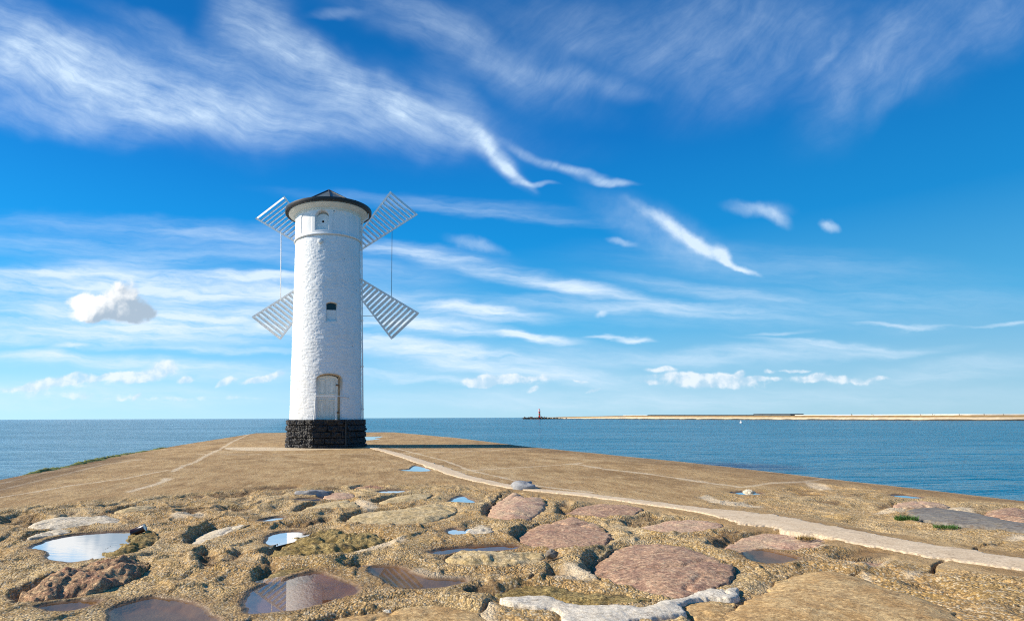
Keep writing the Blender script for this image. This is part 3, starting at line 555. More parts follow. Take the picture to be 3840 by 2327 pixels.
# deck edges
EDGE_L = [og(*q)[:2] for q in [(600,1043),(450,1066),(300,1090),(150,1120),(0,1150)]]
LY = np.array([-6, 5, 9]+[q[1] for q in EDGE_L[::-1]]+[62]); LX = np.array([-7.0, -8.0, -8.5]+[q[0] for q in EDGE_L[::-1]]+[-12.9])
EDGE_R = [og(*q)[:2] for q in [(2464,1205),(1990,1150),(1640,1110),(1280,1075),(1100,1053),(950,1039.5)]]
RY = np.array([-6, 4, 7]+[q[1] for q in EDGE_R]+[62]); RX = np.array([12.2, 11.5, 11.1]+[q[0] for q in EDGE_R]+[1.0])
ZONE = gp([(-700,1330),(-300,1262),(0,1225),(300,1196),(500,1183),(700,1173),(900,1166),(1050,1162),(1180,1172),(1290,1190),(1500,1222),(1700,1243),(1780,1268),(1950,1300),(2100,1330),(2250,1360),(2464,1392),(2700,1420),(3600,1560),(3000,2600),(-1200,2600)], None, 0)
ZONE2 = gp([(1690,1193),(1760,1180),(1850,1172),(1960,1162),(2050,1166),(2150,1180),(2260,1196),(2464,1212),(2800,1240),(3000,1420),(2464,1335),(2200,1297),(1960,1250),(1830,1226),(1700,1212)], None, 0)

SP = [smooth_poly(q[1]) for q in STONE]; PP = [smooth_poly(q[1]) for q in PUD]; WP = smooth_poly(WHITE)
HOL = [(gp(q, c, 0.0), dp) for q, c, dp in [
 ([(30,400),(250,362),(520,398),(400,440),(190,485),(20,450)], 1, .07), ([(610,365),(680,342),(730,350),(690,372)], 1, .05), ([(1640,212),(1880,172),(1990,190),(1850,218)], 1, .07),
 ([(2000,182),(2300,150),(2420,170),(2200,205)], 1, .07), ([(1720,338),(1920,308),(1960,318),(1800,350)], 1, .05), ([(2110,296),(2250,268),(2460,278),(2300,325)], 1, .06), ([(1130,402),(1300,395),(1420,430),(1250,452)], 1, .07),
 ([(1920,730),(1990,700),(2060,760),(2110,830),(2020,910),(1950,840)], 1, .08), ([(2250,760),(2340,720),(2300,800),(2180,850)], 1, .05), ([(700,600),(930,380),(1130,330),(1000,400)], 1, .04),
 ([(430,455),(700,415),(870,398),(850,440),(600,475)], 2, .06), ([(20,170),(200,110),(420,95),(560,105),(330,140),(120,160)], 2, .06), ([(260,185),(420,160),(520,170),(380,195)], 2, .04), ([(700,130),(860,108),(1000,115),(880,138)], 2, .05),
 ([(480,330),(620,300),(700,290),(600,340)], 2, .06), ([(1000,835),(1150,812),(1300,850),(1150,880)], 2, .06), ([(2120,1075),(2330,1015),(2500,1030),(2420,1110),(2220,1120)], 2, .09), ([(240,830),(330,820),(340,900),(240,960),(180,1010)], 2, .07),
 ([(1480,535),(1560,515),(1860,492),(1850,520),(1620,535)], 2, .04), ([(590,935),(650,880),(800,895),(830,950),(660,975)], 3, .07), ([(1380,470),(1560,375),(1720,385),(1570,490)], 3, .08), ([(765,265),(850,250),(870,310),(800,390),(770,340)], 3, .09),
 ([(2140,625),(2300,560),(2480,530),(2480,580),(2280,650)], 3, .06), ([(0,1050),(120,1010),(160,1060),(0,1130)], 3, .08), ([(600,740),(740,740),(780,800),(640,850)], 3, .05),
 ([(650,770),(900,700),(1150,760),(900,800)], 4, .05), ([(210,140),(280,115),(500,140),(420,155),(280,150)], 4, .06), ([(280,185),(330,165),(520,180),(400,200)], 4, .05), ([(740,205),(790,188),(960,195),(820,215)], 4, .05), ([(1060,300),(1120,270),(1160,290),(1090,310)], 4, .05),
 ([(400,245),(600,238),(720,265),(560,262)], 4, .04), ([(1900,300),(2150,300),(2080,318)], 4, .05), ([(540,360),(600,345),(720,350),(620,372)], 1, .05)]]
HP = [(smooth_poly(q), dp) for q, dp in HOL]
CRK = [(gp(q, c, 0.0), w) for q, c, w in [
 ([(1775,782),(1720,810),(1650,868),(1590,905),(1500,925)], 4, .016), ([(800,962),(850,940),(930,930),(1015,928)], 4, .012), ([(1000,1030),(1080,1050),(1200,1090),(1350,1140),(1560,1200),(1720,1270),(1830,1330),(1900,1404)], 4, .012),
 ([(2260,655),(2200,685),(2110,680),(2030,686),(1950,722)], 4, .014), ([(1420,668),(1300,700),(1190,750),(1110,795)], 3, .012), ([(470,1012),(520,975),(560,950)], 3, .010), ([(0,1290),(60,1240),(110,1205)], 3, .016), ([(1000,900),(1090,950),(1180,1010),(1260,1050)], 3, .014),
 ([(470,490),(520,465),(570,455)], 3, .010), ([(200,195),(150,250),(80,330)], 3, .016), ([(2000,300),(1700,330),(1450,360)], 1, .010), ([(450,950),(250,990)], 4, .008), ([(1600,1075),(1750,1100),(1900,1190)], 2, .010)]]
PTHP = np.concatenate([np.array([og(*q)[:2] for q in PATH_L]), np.array([og(*q)[:2] for q in PATH_R])[::-1]])
def line_dist(x, y, q, pad):
    dd = np.full(x.shape, 9.0)
    for a, b in zip(q[:-1], q[1:]):
        lo, hi = np.minimum(a, b)-pad, np.maximum(a, b)+pad
        mk = (x > lo[0]) & (x < hi[0]) & (y > lo[1]) & (y < hi[1])
        if not mk.any(): continue
        e = b-a; X, Y = x[mk], y[mk]
        t = np.clip(((X-a[0])*e[0]+(Y-a[1])*e[1])/(e@e), 0, 1)
        dd[mk] = np.minimum(dd[mk], np.hypot(X-a[0]-t*e[0], Y-a[1]-t*e[1]))
    return dd
JP = []
for pts, hw in JOINTS: JP.append((np.array([og(*q)[:2] for q in pts]), hw))

def ground_height(x, y, fine=True):
    """height of the mole and its four masks"""
    wob = .05*fbm(x*2.2, y*2.2, 3, 3); wx, wy = x+wob+.03*fbm(x*9, y*9, 2, 8), y+.05*fbm(x*2.2+7, y*2.2, 3, 4)+.03*fbm(x*9, y*9+3, 2, 9)
    zone = sst(.35, -.25, near_sdf(wx, wy, ZONE, 1.5)); z2 = sst(.3, -.3, near_sdf(wx, wy, ZONE2, 1.5))
    pth = near_sdf(wx, wy, PTHP, .8)
    rock = np.maximum(zone, .75*z2)*sst(.02, .45, pth)
    z = .010*fbm(x*.6, y*.6, 3, 1)
    sp = np.full(x.shape, 1.0); ss = np.full(x.shape, 1.0); rec = np.zeros(x.shape)
    zp = np.zeros(x.shape)
    for q, (lab, pl, kind, zw) in zip(PP, PUD):
        d = near_sdf(wx, wy, q, 1.0); n = d < sp; sp = np.where(n, d, sp); zp = np.where(n, zw, zp)
    for q in SP:
        d = near_sdf(wx, wy, q, 1.0); n = d < ss; ss = np.where(n, d, ss)
        lo, hi = q.min(0), q.max(0); c = (lo+hi)/2
        left = sst(-.15, .75, (c[0]-x)/((hi[0]-lo[0])/2)-.25*(y-c[1])/((hi[1]-lo[1])/2)+.7*vnoise(x*2.6, y*2.6, 12))
        rec = np.where(n, left, rec)
    sw = near_sdf(wx, wy, WP, .5)
    hol = np.zeros(x.shape); hmask = np.zeros(x.shape)
    for q, dp in HP:
        d = near_sdf(wx, wy, q, .4); t = sst(.10, -.06, d); hol = np.maximum(hol, .85*dp*t*(1+1.2*fbm(x*5, y*5, 3, 55))); hmask = np.maximum(hmask, sst(.05, -.04, d))
    free = sst(.10, .45, np.minimum(np.minimum(sp, ss), sw+.1))
    und = .16*fbm(x*1.15, y*1.15, 4, 21, .48)-.01
    d1, d2, cid = cells(x*1.25+.4*fbm(x, y, 2, 5), y*.95+.4*fbm(x+9, y, 2, 6), 31)
    pit = (cid > .45)*sst(.10, .38, d2-d1)*(.03+.09*cid)
    k1, k2, kid = cells(x*2.1+.5*fbm(x*1.5, y*1.5, 3, 15), y*1.7+.5*fbm(x*1.5+9, y*1.5, 3, 16), 91)
    strand = sst(.22, .02, k2-k1)                       # rounded seams of mortar between worn cobbles
    z = z+rock*(.006+.24*und+free*(.30*und-.36*pit)+.022*(strand-.4)+.014*(kid-.5)*(1-strand))
    z = z+rock*.014*np.exp(-((ss-.16)/.10)**2)-hol*np.maximum(rock, .6)
    edge = -.012-.075*rec
    z = np.where(ss < .12, np.where(ss > 0, edge+(z-edge)*sst(.0, .12, ss), edge), z)
    z = np.where(ss < 0, np.minimum(z, edge-.9*np.minimum(-ss, .10)), z)
    lip = np.where(sp > 0, zp+(z-zp)*sst(0, .24, sp)+.012*sst(0, .03, sp)*(1-sst(.05, .2, sp)), np.maximum(zp+.40*sp, zp-.04))
    z = np.where(sp < .24, np.where(ss < .02, np.minimum(z, lip), lip), z)
    z = np.where(sw < .1, z*sst(-.02, .08, sw)-.03*(1-sst(-.02, .08, sw)), z)
    gravel = sst(-.12, .12, fbm(x*1.3, y*1.3, 4, 33, .6)+.04)
    lump = .011*fbm(x*6, y*6, 5, 41, .62)
    z = z+rock*lump*sst(-.02, .2, sp)
    crk = np.zeros(x.shape)
    for q, w in CRK:
        dd = line_dist(wx+.02*vnoise(x*20, y*20, 7), wy, q, .2); crk = np.maximum(crk, sst(w*1.4, w*.4, dd))
    z = z-.055*crk
    if fine:
        c1, c2, ci = cells(x*36, y*36, 51); b1, b2, bi = cells(x*15, y*15, 61)
        z = z+rock*sst(9, 6, y)*sst(-.02, .08, sp)*((.002+.005*gravel)*ci*sst(.65, .1, c1)+gravel*.014*(bi > .82)*sst(.5, .05, b1))
    ex = np.interp(y, LY, LX)
    drop = -.012*np.clip(ex+3.0-x, 0, 4)
    bed = sst(.08, -.01, sp)
    pale = np.zeros(x.shape)
    for q in PALE: pale = np.maximum(pale, sst(.05, -.04, near_sdf(wx, wy, smooth_poly(q, 3), .3)))
    for q, hw in JP:
        dd = line_dist(wx, wy, q, .6)
        w = 1.35*hw*(1+1.1*fbm(x*3, y*3, 3, 71)); pale = np.maximum(pale, sst(w*1.3+.01, w*.5, dd)*.85)
    er = np.interp(y, RY, RX)
    strip = sst(1.5, .9, x-ex+.5*vnoise(x*.5, y*.5, 3))*sst(30, 18, y)
    dark = np.maximum(.8*strip, .65*sst(2.6, .3, er-x+.8*vnoise(x*.4, y*.4, 5))*(1-rock)*sst(42, 26, y))
    pale = np.maximum(pale, sst(.16, .05, er-x+.06*vnoise(x*3, y*3, 6))*(1-rock)*sst(9, 11, y))
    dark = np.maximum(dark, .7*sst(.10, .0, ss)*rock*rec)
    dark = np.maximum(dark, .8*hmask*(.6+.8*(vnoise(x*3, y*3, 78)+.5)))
    dark = np.maximum(dark, .5*sst(.22, .06, sp)*rock); dark = np.maximum(dark, crk)
    return z+drop, np.stack([bed, rock, pale, np.clip(dark, 0, 1)], -1)

def build_ground():
    ys = [1.9]
    while ys[-1] < 12: ys.append(ys[-1]*1.0030)
    while ys[-1] < 59.6: ys.append(ys[-1]*1.0055)
    ys = np.array(ys); nc = 900
    L = np.maximum(np.interp(ys, LY, LX), -.80*ys-1.2); Rr = np.minimum(np.interp(ys, RY, RX), 1.20*ys+1.4)
    t = np.linspace(0, 1, nc)[None]
    X = L[:, None]*(1-t)+Rr[:, None]*t; Y = np.repeat(ys[:, None], nc, 1)
    H, mk = ground_height(X.ravel(), Y.ravel()); H = H.reshape(X.shape); mk = mk.reshape(*X.shape, 4)
    fl = (ys > -L/1.30)  # rows whose ends are real deck edges
    def side(x0, h0, m0, sgn, offs):
        return [(x0+sgn*a, np.where(True, h0+b, 0), m0) for a, b in offs]
    cols_l = side(L, H[:, 0], mk[:, 0], -1, [(1.6, -2.4), (.55, -.75), (.12, -.10)]); cols_r = side(Rr, H[:, -1], mk[:, -1], 1, [(.02, -.03), (.03, -.5), (.05, -2.4)])
    X = np.concatenate([np.stack([c[0] for c in cols_l], 1), X, np.stack([c[0] for c in cols_r], 1)], 1)
    Z = np.concatenate([np.stack([c[1] for c in cols_l], 1), H, np.stack([c[1] for c in cols_r], 1)], 1)
    Mk = np.concatenate([np.stack([c[2] for c in cols_l], 1), mk, np.stack([c[2] for c in cols_r], 1)], 1)
    Y = np.repeat(ys[:, None], X.shape[1], 1)
    # far end drops into the sea
    X = np.concatenate([X, X[-1:]]); Y = np.concatenate([Y, Y[-1:]+.08]); Z = np.concatenate([Z, np.full_like(Z[-1:], -2.4)]); Mk = np.concatenate([Mk, Mk[-1:]])
    o = mesh_np('ground', np.stack([X, Y, Z], -1).reshape(-1, 3), grid_quads(*X.shape), M_GROUND, attr=Mk.reshape(-1, 4))
    tag(o, kind='structure', label='worn brown concrete deck and rubble of the mole')
build_ground()

# embedded stones, each one its own solid lump
def build_stone(label, poly, mat, dome, tilt, rgh, edge, group, name='boulder', cat='boulder', kind=None, base=0.0, profile=.22, flat=False):
    lo, hi = poly.min(0)-.08, poly.max(0)+.08; cen = (lo+hi)/2
    st = float(np.clip(cen[1]*.0022, .010, .03))
    xs = np.arange(lo[0], hi[0]+st, st); ysz = np.arange(lo[1], hi[1]+st*1.5, st*1.5)
    X, Y = np.meshgrid(xs, ysz); x, y = X.ravel(), Y.ravel()
    wx, wy = x+.05*fbm(x*2.2, y*2.2, 3, 3)+.03*fbm(x*9, y*9, 2, 8), y+.05*fbm(x*2.2+7, y*2.2, 3, 4)+.03*fbm(x*9, y*9+3, 2, 9)
    d = sdf(wx, wy, poly)+.020*fbm(x*14, y*14, 3, 13)
    half = max(.3, (hi[0]-lo[0])/2)
    s = 13+int(abs(cen[0]*100)) % 50
    if flat:
        top = base+edge+dome*(1-np.exp(np.minimum(d, 0)/.06))
    else:
        top = base+edge+dome*(1-np.exp(np.minimum(d, 0)/profile))+tilt*np.clip((x-cen[0])/half, -1, 1)
    layered = fbm(x*4+y*1.0, y*9-x*2, 4, s, .6) if rgh > .015 else 0
    fa, fb_ = math.cos(s), math.sin(s); fr = vnoise(x*1.3*fa+y*1.3*fb_+.4*fbm(x*3, y*3, 3, s), y*.9*fa-x*.9*fb_, s+31)
    z = top-.022*np.exp(-(fr/.02)**2)*(rgh > .006)+rgh*1.4*fbm(x*5, y*5, 5, s, .58)+rgh*.9*layered+.25*rgh*fbm(x*28, y*28, 2, s+3)
    z = z-np.clip(d+.015, 0, None)*6.0
    z = np.maximum(z, -.30); keep = (d < .055).reshape(X.shape)
    q = grid_quads(*X.shape); kf = keep.ravel()[q].any(1); q = q[kf]
    used, inv = np.unique(q, return_inverse=True)
    cz = np.array([cen[0], cen[1], 0.0])
    up = np.clip(.35+.35*(y-cen[1])/max(.1, (hi[1]-lo[1])/2)+.25*(x-cen[0])/half, 0, 1)*(0 if flat or name == 'mortar_ridge' else 1)
    crust = sst(-.16, .0, d+.10*fbm(x*4, y*4, 4, s+7))*up
    o = mesh_np(name, np.stack([x, y, z], -1)[used]-cz, inv.reshape(-1, 4), mat, attr=np.stack([crust, 0*x, 0*x, 0*x+1], -1)[used])
    o.location = cz
    tag(o, label, cat, group, kind); return o
for (lab, pl, mt, dome, tilt, rgh, edge), q in zip(STONE, SP):
    nm = 'boulder' if 'boulder' in lab else 'stone_slab' if 'slab' in lab else 'rock'
    build_stone(lab, q, mt, dome, tilt, rgh, edge, 'stones set in the mole', nm, 'boulder' if nm == 'boulder' else 'rock')
build_stone('white mortar ridge winding along the bottom edge', WP, M_WHITE_MORTAR, .025, 0, .010, .0, None, 'mortar_ridge', 'mortar', None, .0, .10)

# puddles
M_PW = {'clear': mat_puddle('puddle_water', (.42, .36, .27, 1), .10, .85), 'brown': mat_puddle('brown_puddle_water', (.93, .83, .62, 1), .006, .13), 'red': mat_puddle('reddish_puddle_water', (.95, .74, .56, 1), .004, .28)}
for (lab, pl, kind, zw), q in zip(PUD, PP):
    cen = q.mean(0); ang = q-cen; ln = np.linalg.norm(ang, axis=1, keepdims=True)
    rim = q+ang/ln*.16-cen
    V = [(0, 0, 0)]+[(a, b, 0) for a, b in rim*.6]+[(a, b, 0) for a, b in rim]; n = len(rim)
    T = [(0, 1+i, 1+(i+1) % n) for i in range(n)]; Qd = [(1+i, 1+n+i, 1+n+(i+1) % n, 1+(i+1) % n) for i in range(n)]
    o = mesh_np('puddle', V, Qd, M_PW[kind], T=T); o.location = (cen[0], cen[1], zw-.001)
    o.location.z += float(-.012*max(0, np.interp(cen[1], LY, LX)+3.0-cen[0]))
    tag(o, lab, 'puddle', 'puddles in the mole', None)

# pale concrete path
def build_path():
    a = np.array([og(*q)[:2] for q in PATH_L]); b = np.array([og(*q)[:2] for q in PATH_R])
    def resample(p, n):
        N = len(p); tt = np.linspace(0, N-1, n); i = np.clip(tt.astype(int), 0, N-2); f = (tt-i)[:, None]
        p0, p1, p2, p3 = p[np.maximum(i-1, 0)], p[i], p[i+1], p[np.minimum(i+2, N-1)]
        return .5*((2*p1)+(-p0+p2)*f+(2*p0-5*p1+4*p2-p3)*f*f+(-p0+3*p1-3*p2+p3)*f**3)
    n, c = 1100, 34
    A, B = resample(a, n), resample(b, n); t = np.linspace(-.16, 1.16, c)[None, :, None]
    P = A[:, None]*(1-t)+B[:, None]*t; x, y = P[..., 0].ravel(), P[..., 1].ravel()
    wob = .18*fbm(x*1.6, y*1.6, 4, 88)
    tt = np.repeat(t[0, :, 0][None], n, 0).ravel()
    e = np.minimum(tt, 1-tt)-.09+.12*fbm(x*3.2, y*3.2, 5, 88, .65)
    h, _ = ground_height(x, y, False)
    z = .010*fbm(x*.6, y*.6, 3, 1)+.014+.006*sst(-.02, .25, e)-.08*sst(.02, -.05, e)+.003*fbm(x*6, y*6, 3, 90)
    o = mesh_np('path', np.stack([x, y, z], -1), grid_quads(n, c), M_PALE)
    tag(o, kind='structure', label='pale smooth concrete path curving from the tower')
build_path()

# sea
def build_sea():
    ys = np.concatenate([[-300, -40], np.geomspace(2, 60000, 70)]); xs = np.concatenate([-np.geomspace(60000, 2, 40), np.geomspace(2, 60000, 40)])
    X, Y = np.meshgrid(xs, ys)
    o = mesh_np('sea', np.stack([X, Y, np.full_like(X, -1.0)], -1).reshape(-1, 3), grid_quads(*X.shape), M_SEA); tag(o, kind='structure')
build_sea()

# ------------------------------------------------------------------ the windmill beacon
TY = 30.2; T0 = dep(784*K, 1010*K, TY); TX = T0[0]
FACE = math.atan2(-TX, -TY)                      # azimuth of the direction tower -> camera, as atan2(x, y)
fwd = Vector((math.sin(FACE), math.cos(FACE), 0)); rgt = Vector((-fwd.y, fwd.x, 0))
mill = empty('windmill', (TX, TY, 0)); tag(mill, 'white brick windmill tower with lattice sails on a black stone plinth', 'windmill')
def tp(th, r, z):
    """point on the tower: th degrees right of the camera-facing line"""
    a = R_(th); v = fwd*math.cos(a)+rgt*math.sin(a); return Vector((v.x*r, v.y*r, z))
def nz(px, py, yy=28.6): return float(dep(px, py, yy)[2])
PT = 1.34                                        # plinth top
ZR = nz(785*K, 565*K)                            # ring height
def rad(z):
    return np.where(z < ZR, 1.84+(1.745-1.84)*(z-PT)/(ZR-PT), 1.745)
DOOR = 4.7; WIN = 7.0; NICHE = -11.0
DZ = (PT, nz(1237, 1402.7)); WZ = (nz(1237, 1205), nz(1237, 1135)); NZ = (nz(1204, 864), nz(1204, 791))
def arch(a, z, hw, zb, zt, rise):
    """signed distance-like: positive inside an arched opening"""
    top = zt-rise+rise*np.sqrt(np.clip(1-(a/hw)**2, 0, 1))
    return np.minimum(np.minimum(hw-np.abs(a), z-zb), top-z)
def build_wall():
    nt, nzr = 620, 520; th = np.linspace(-180, 180, nt, endpoint=False); zs = np.linspace(PT-.01, nz(790*K, 472*K, TY-2.27)-.36, nzr)
    TH, Z = np.meshgrid(th, zs); r = rad(Z); rough = np.ones_like(Z); stain = np.zeros_like(Z)
    a = np.radians(TH)*1.75
    row = np.floor(Z/.078); colb = np.floor(a/.25+.5*(row % 2))
    wallpart = (Z < ZR-.02)
    lump = (.011*(_hash(colb, row, 3)-.5)+.014*fbm(a*2, Z*2, 3, 7)+.011*fbm(a*8, Z*10, 3, 9))*wallpart
    r = r+lump
    r = r+.05*sst(.0, .02, Z-ZR+.03)*sst(.07, .03, np.abs(Z-ZR-.02))+.035*(Z >= ZR)
    def cut(t0, hw, zb, zt, rise, depth, soft=.012, R=1.7):
        nonlocal r, rough
        aa = np.radians((TH-t0+180) % 360-180)*R; m = sst(0, soft, arch(aa, Z, hw, zb, zt, rise))*(np.abs(TH-t0) < 60)
        r = r-depth*m; rough = rough*(1-m); return m
    for k in range(12):
        t0 = NICHE+30*k; t0 = t0-360 if t0 > 180 else t0
        if k == 0: continue
        aa = np.radians((TH-t0+180) % 360-180)*1.69
        m = sst(0, .03, arch(aa, Z, .36, NZ[0]-.08, NZ[1]+.03, .34)); r = r-.035*m
    cut(NICHE, .335, NZ[0], NZ[1], .32, .34, R=1.69); mw = cut(WIN, .262, *WZ, .10, .26, R=1.70)
    cut(DOOR, .60, DZ[0]-.2, DZ[1], .22, .36, R=1.76)
    ad = np.radians(TH-DOOR)*1.76; dd = arch(ad, Z, .60, DZ[0]-.2, DZ[1], .22)
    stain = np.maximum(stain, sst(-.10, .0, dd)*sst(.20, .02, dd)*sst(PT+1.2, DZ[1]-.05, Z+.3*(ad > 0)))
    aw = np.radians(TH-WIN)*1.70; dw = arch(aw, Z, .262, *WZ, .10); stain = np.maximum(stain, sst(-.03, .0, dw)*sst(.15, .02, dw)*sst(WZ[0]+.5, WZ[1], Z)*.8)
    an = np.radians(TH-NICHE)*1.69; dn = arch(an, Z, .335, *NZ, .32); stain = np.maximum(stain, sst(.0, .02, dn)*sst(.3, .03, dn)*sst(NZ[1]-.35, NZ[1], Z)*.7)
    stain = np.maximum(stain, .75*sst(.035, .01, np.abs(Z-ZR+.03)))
    t = np.radians(TH); X = (fwd.x*np.cos(t)+rgt.x*np.sin(t))*r; Y = (fwd.y*np.cos(t)+rgt.y*np.sin(t))*r
    rough = rough*wallpart*(.45+.55*sst(30, -20, TH))
    at = np.stack([rough, stain, 0*r, 0*r+1], -1).reshape(-1, 4)
    mesh_np('wall', np.stack([X, Y, Z], -1).reshape(-1, 3), grid_quads(nzr, nt, True), M_WALL, mill, True, at, np.stack([np.radians(TH)*1.75, Z], -1).reshape(-1, 2))
build_wall()

def build_plinth():
    """octagon of rough-faced black blocks"""
    nt, nr = 900, 150; th = np.linspace(-180, 180, nt, endpoint=False); zs = np.linspace(-.05, PT, nr)
    TH, Z = np.meshgrid(th, zs); ap, rot = 1.93, 4.0
    f = (TH-rot+22.5) % 45-22.5; r = ap/np.cos(np.radians(f)); r = np.minimum(r, ap*1.068)
    s = ap*np.tan(np.radians(f))+ap*.828*np.floor((TH-rot+22.5)/45)
    course = np.array([-.1, .17, .47, .77, 1.07, PT+.001]); ci = np.searchsorted(course, Z)-1
    zb, zt = course[np.clip(ci, 0, 4)], course[np.clip(ci+1, 1, 5)]
    bw = .50; sb = s/bw+.37*ci; bi = np.floor(sb); fb = (sb-bi-.5)*bw
    e = np.minimum(np.minimum(bw/2-np.abs(fb), Z-zb), zt-Z)
    q = (_hash(bi, ci, 3)-.5)*.05
    rock = sst(.0, .045, e)*(.028+.6*q+.085*fbm(s*6+ci*3.1, Z*7, 4, 5, .62))
    r = r+rock-.03*sst(.014, .0, e)+.05*(ci == 0)
    t = np.radians(TH); X = (fwd.x*np.cos(t)+rgt.x*np.sin(t))*r; Y = (fwd.y*np.cos(t)+rgt.y*np.sin(t))*r
    ring = np.stack([X, Y, Z], -1)
    inner = ring[-1:].copy(); inner[..., :2] *= .80; V = np.concatenate([ring, inner]).reshape(-1, 3)
    mesh_np('plinth', V, grid_quads(nr+1, nt, True), M_BLACK, mill, False)
build_plinth()

RIMZ = nz(790*K, 472*K, TY-2.27)-.02; APEX = float(dep(793*K, 457*K, TY)[2])
CZ = RIMZ-.53
b = MB(); b.lathe([(1.69, CZ), (1.785, CZ+.03), (1.785, CZ+.08), (1.815, CZ+.09), (1.815, CZ+.15), (1.90, CZ+.18), (1.99, CZ+.24), (2.08, CZ+.29), (2.14, CZ+.31), (2.14, CZ+.36), (2.20, CZ+.37), (2.20, RIMZ-.14), (1.5, RIMZ-.12)], 160)
b.build('cornice', M_CORN, mill, True)
b = MB(); b.lathe([(2.12, RIMZ-.18), (2.31, RIMZ-.18), (2.345, RIMZ-.13), (2.345, RIMZ-.01), (2.28, RIMZ+.015), (1.9, RIMZ+.02)], 160); b.build('roof_rim', M_DARKMETAL, mill, True)
NF = 10
b = MB(); n = len(b.v); a0 = math.atan2(fwd.y, fwd.x)+R_(2)
for r, z in ((2.28, RIMZ+.008), (1.95, RIMZ+.06), (.02, APEX-.03)):
    for k in range(NF): a = a0+2*math.pi*k/NF; b.v.append((r*math.cos(a), r*math.sin(a), z))
b.f += [(j*NF+k, j*NF+(k+1) % NF, j*NF+NF+(k+1) % NF, j*NF+NF+k) for j in (0, 1) for k in range(NF)]+[tuple(2*NF+k for k in range(NF))]
roof = b.build('roof', M_ROOF, mill)
b = MB()
for k in range(NF):
    a = a0+2*math.pi*k/NF; b.tube([(2.26*math.cos(a), 2.26*math.sin(a), RIMZ+.015), (1.95*math.cos(a), 1.95*math.sin(a), RIMZ+.075), (.02*math.cos(a), .02*math.sin(a), APEX-.01)], .035, 6)
b.build('roof_seam', M_DARKMETAL, roof, True)

# door and its reveal
def face_frame(th):
    a = R_(th); nrm = fwd*math.cos(a)+rgt*math.sin(a); rt = Vector((-nrm.y, nrm.x, 0)); return nrm, rt
def fplate(b, th, r, x0, x1, z0, z1, t, rise=0, n=14):
    """upright plate facing out at angle th, its face at radius r, optionally with an arched head"""
    nrm, rt = face_frame(th); o = []
    pts = [(x0, z0), (x1, z0)]
    if rise:
        for k in range(n+1):
            u = x1+(x0-x1)*k/n; w = (u-(x0+x1)/2)/((x1-x0)/2); pts.append((u, z1-rise+rise*math.sqrt(max(0, 1-w*w))))
    else: pts += [(x1, z1), (x0, z1)]
    base = len(b.v); N = len(pts)
    for rr in (r, r-t):
        for x, z in pts: q = nrm*rr+rt*x; b.v.append((q.x, q.y, z))
    b.f.append(tuple(base+i for i in range(N))); b.f.append(tuple(base+N+i for i in range(N))[::-1])
    b.f += [(base+i, base+N+i, base+N+(i+1) % N, base+(i+1) % N) for i in range(N)]
    return b
DH = DZ[1]
b = fplate(MB(), DOOR, 1.56, -.585, .44, PT, DH-.06, .05, .16)
for x0, x1 in ((-.47, -.17), (.0, .31)):
    for z0, z1 in ((PT+.14, PT+.96), (PT+1.22, PT+1.92)):
        for (p0, p1, q0, q1) in ((x0, x1, z0, z0+.035), (x0, x1, z1-.035, z1), (x0, x0+.035, z0+.035, z1-.035), (x1-.035, x1, z0+.035, z1-.035)):
            fplate(b, DOOR, 1.585, p0, p1, q0, q1, .03)
        fplate(b, DOOR, 1.575, x0+.085, x1-.085, z0+.09, z1-.09, .02)
door = b.build('door', M_DOOR, mill, bevel=.006)
for z in (PT+.30, PT+1.62): fplate(MB(), DOOR, 1.605, .34, .50, z, z+.07, .04).build('hinge', M_RUST, door, bevel=.004)
b = fplate(MB(), DOOR, 1.575, .44, .545, PT, DH-.14, .10); fplate(b, DOOR, 1.575, -.60, -.585, PT, DH-.2, .08)
b.build('door_frame', M_DOORFRAME, mill)
# window
wr = 1.62
wn = MB(); fplate(wn, WIN, wr, -.25, .25, WZ[0]-.02, WZ[1]-.36, .05); wf = wn.build('window', M_WHITEPAINT, mill)
fplate(wn := MB(), WIN, wr-.015, -.25, .25, WZ[1]-.355, WZ[1]+.03, .03); wn.build('pane', M_GLASS, wf)
wn = MB(); nrm, rt = face_frame(WIN); wn.box(nrm*1.675+Vector((0, 0, WZ[0]+.02)), (.50, .14, .05), Matrix((rt, nrm, Vector((0, 0, 1)))).transposed()); wn.build('sill', M_WHITEPAINT, wf)
# niche with its blind inner panel
b = fplate(MB(), NICHE, 1.54, -.33, .33, NZ[0]-.02, NZ[1]-.14, .06, .24); nn = b.build('niche_panel', M_WHITEPAINT, mill)
nrm, rt = face_frame(NICHE); c = nrm*1.542+rt*.02+Vector((0, 0, NZ[0]+.50))
MB().tube([c-nrm*.02, c+nrm*.004], .062, 20).build('vent_hole', M_HOLE, nn)
# small rounded bracket under the ring
z = nz(1203, 660+840/3.393); c = tp(-13, 1.74, z)
b = MB(); nrm, rt = face_frame(-13); b.tube([c, c+nrm*.08, c+nrm*.14, c+nrm*.16], [.13, .13, .095, .02], 18); b.build('wall_bracket', M_WHITEPAINT, mill, True)
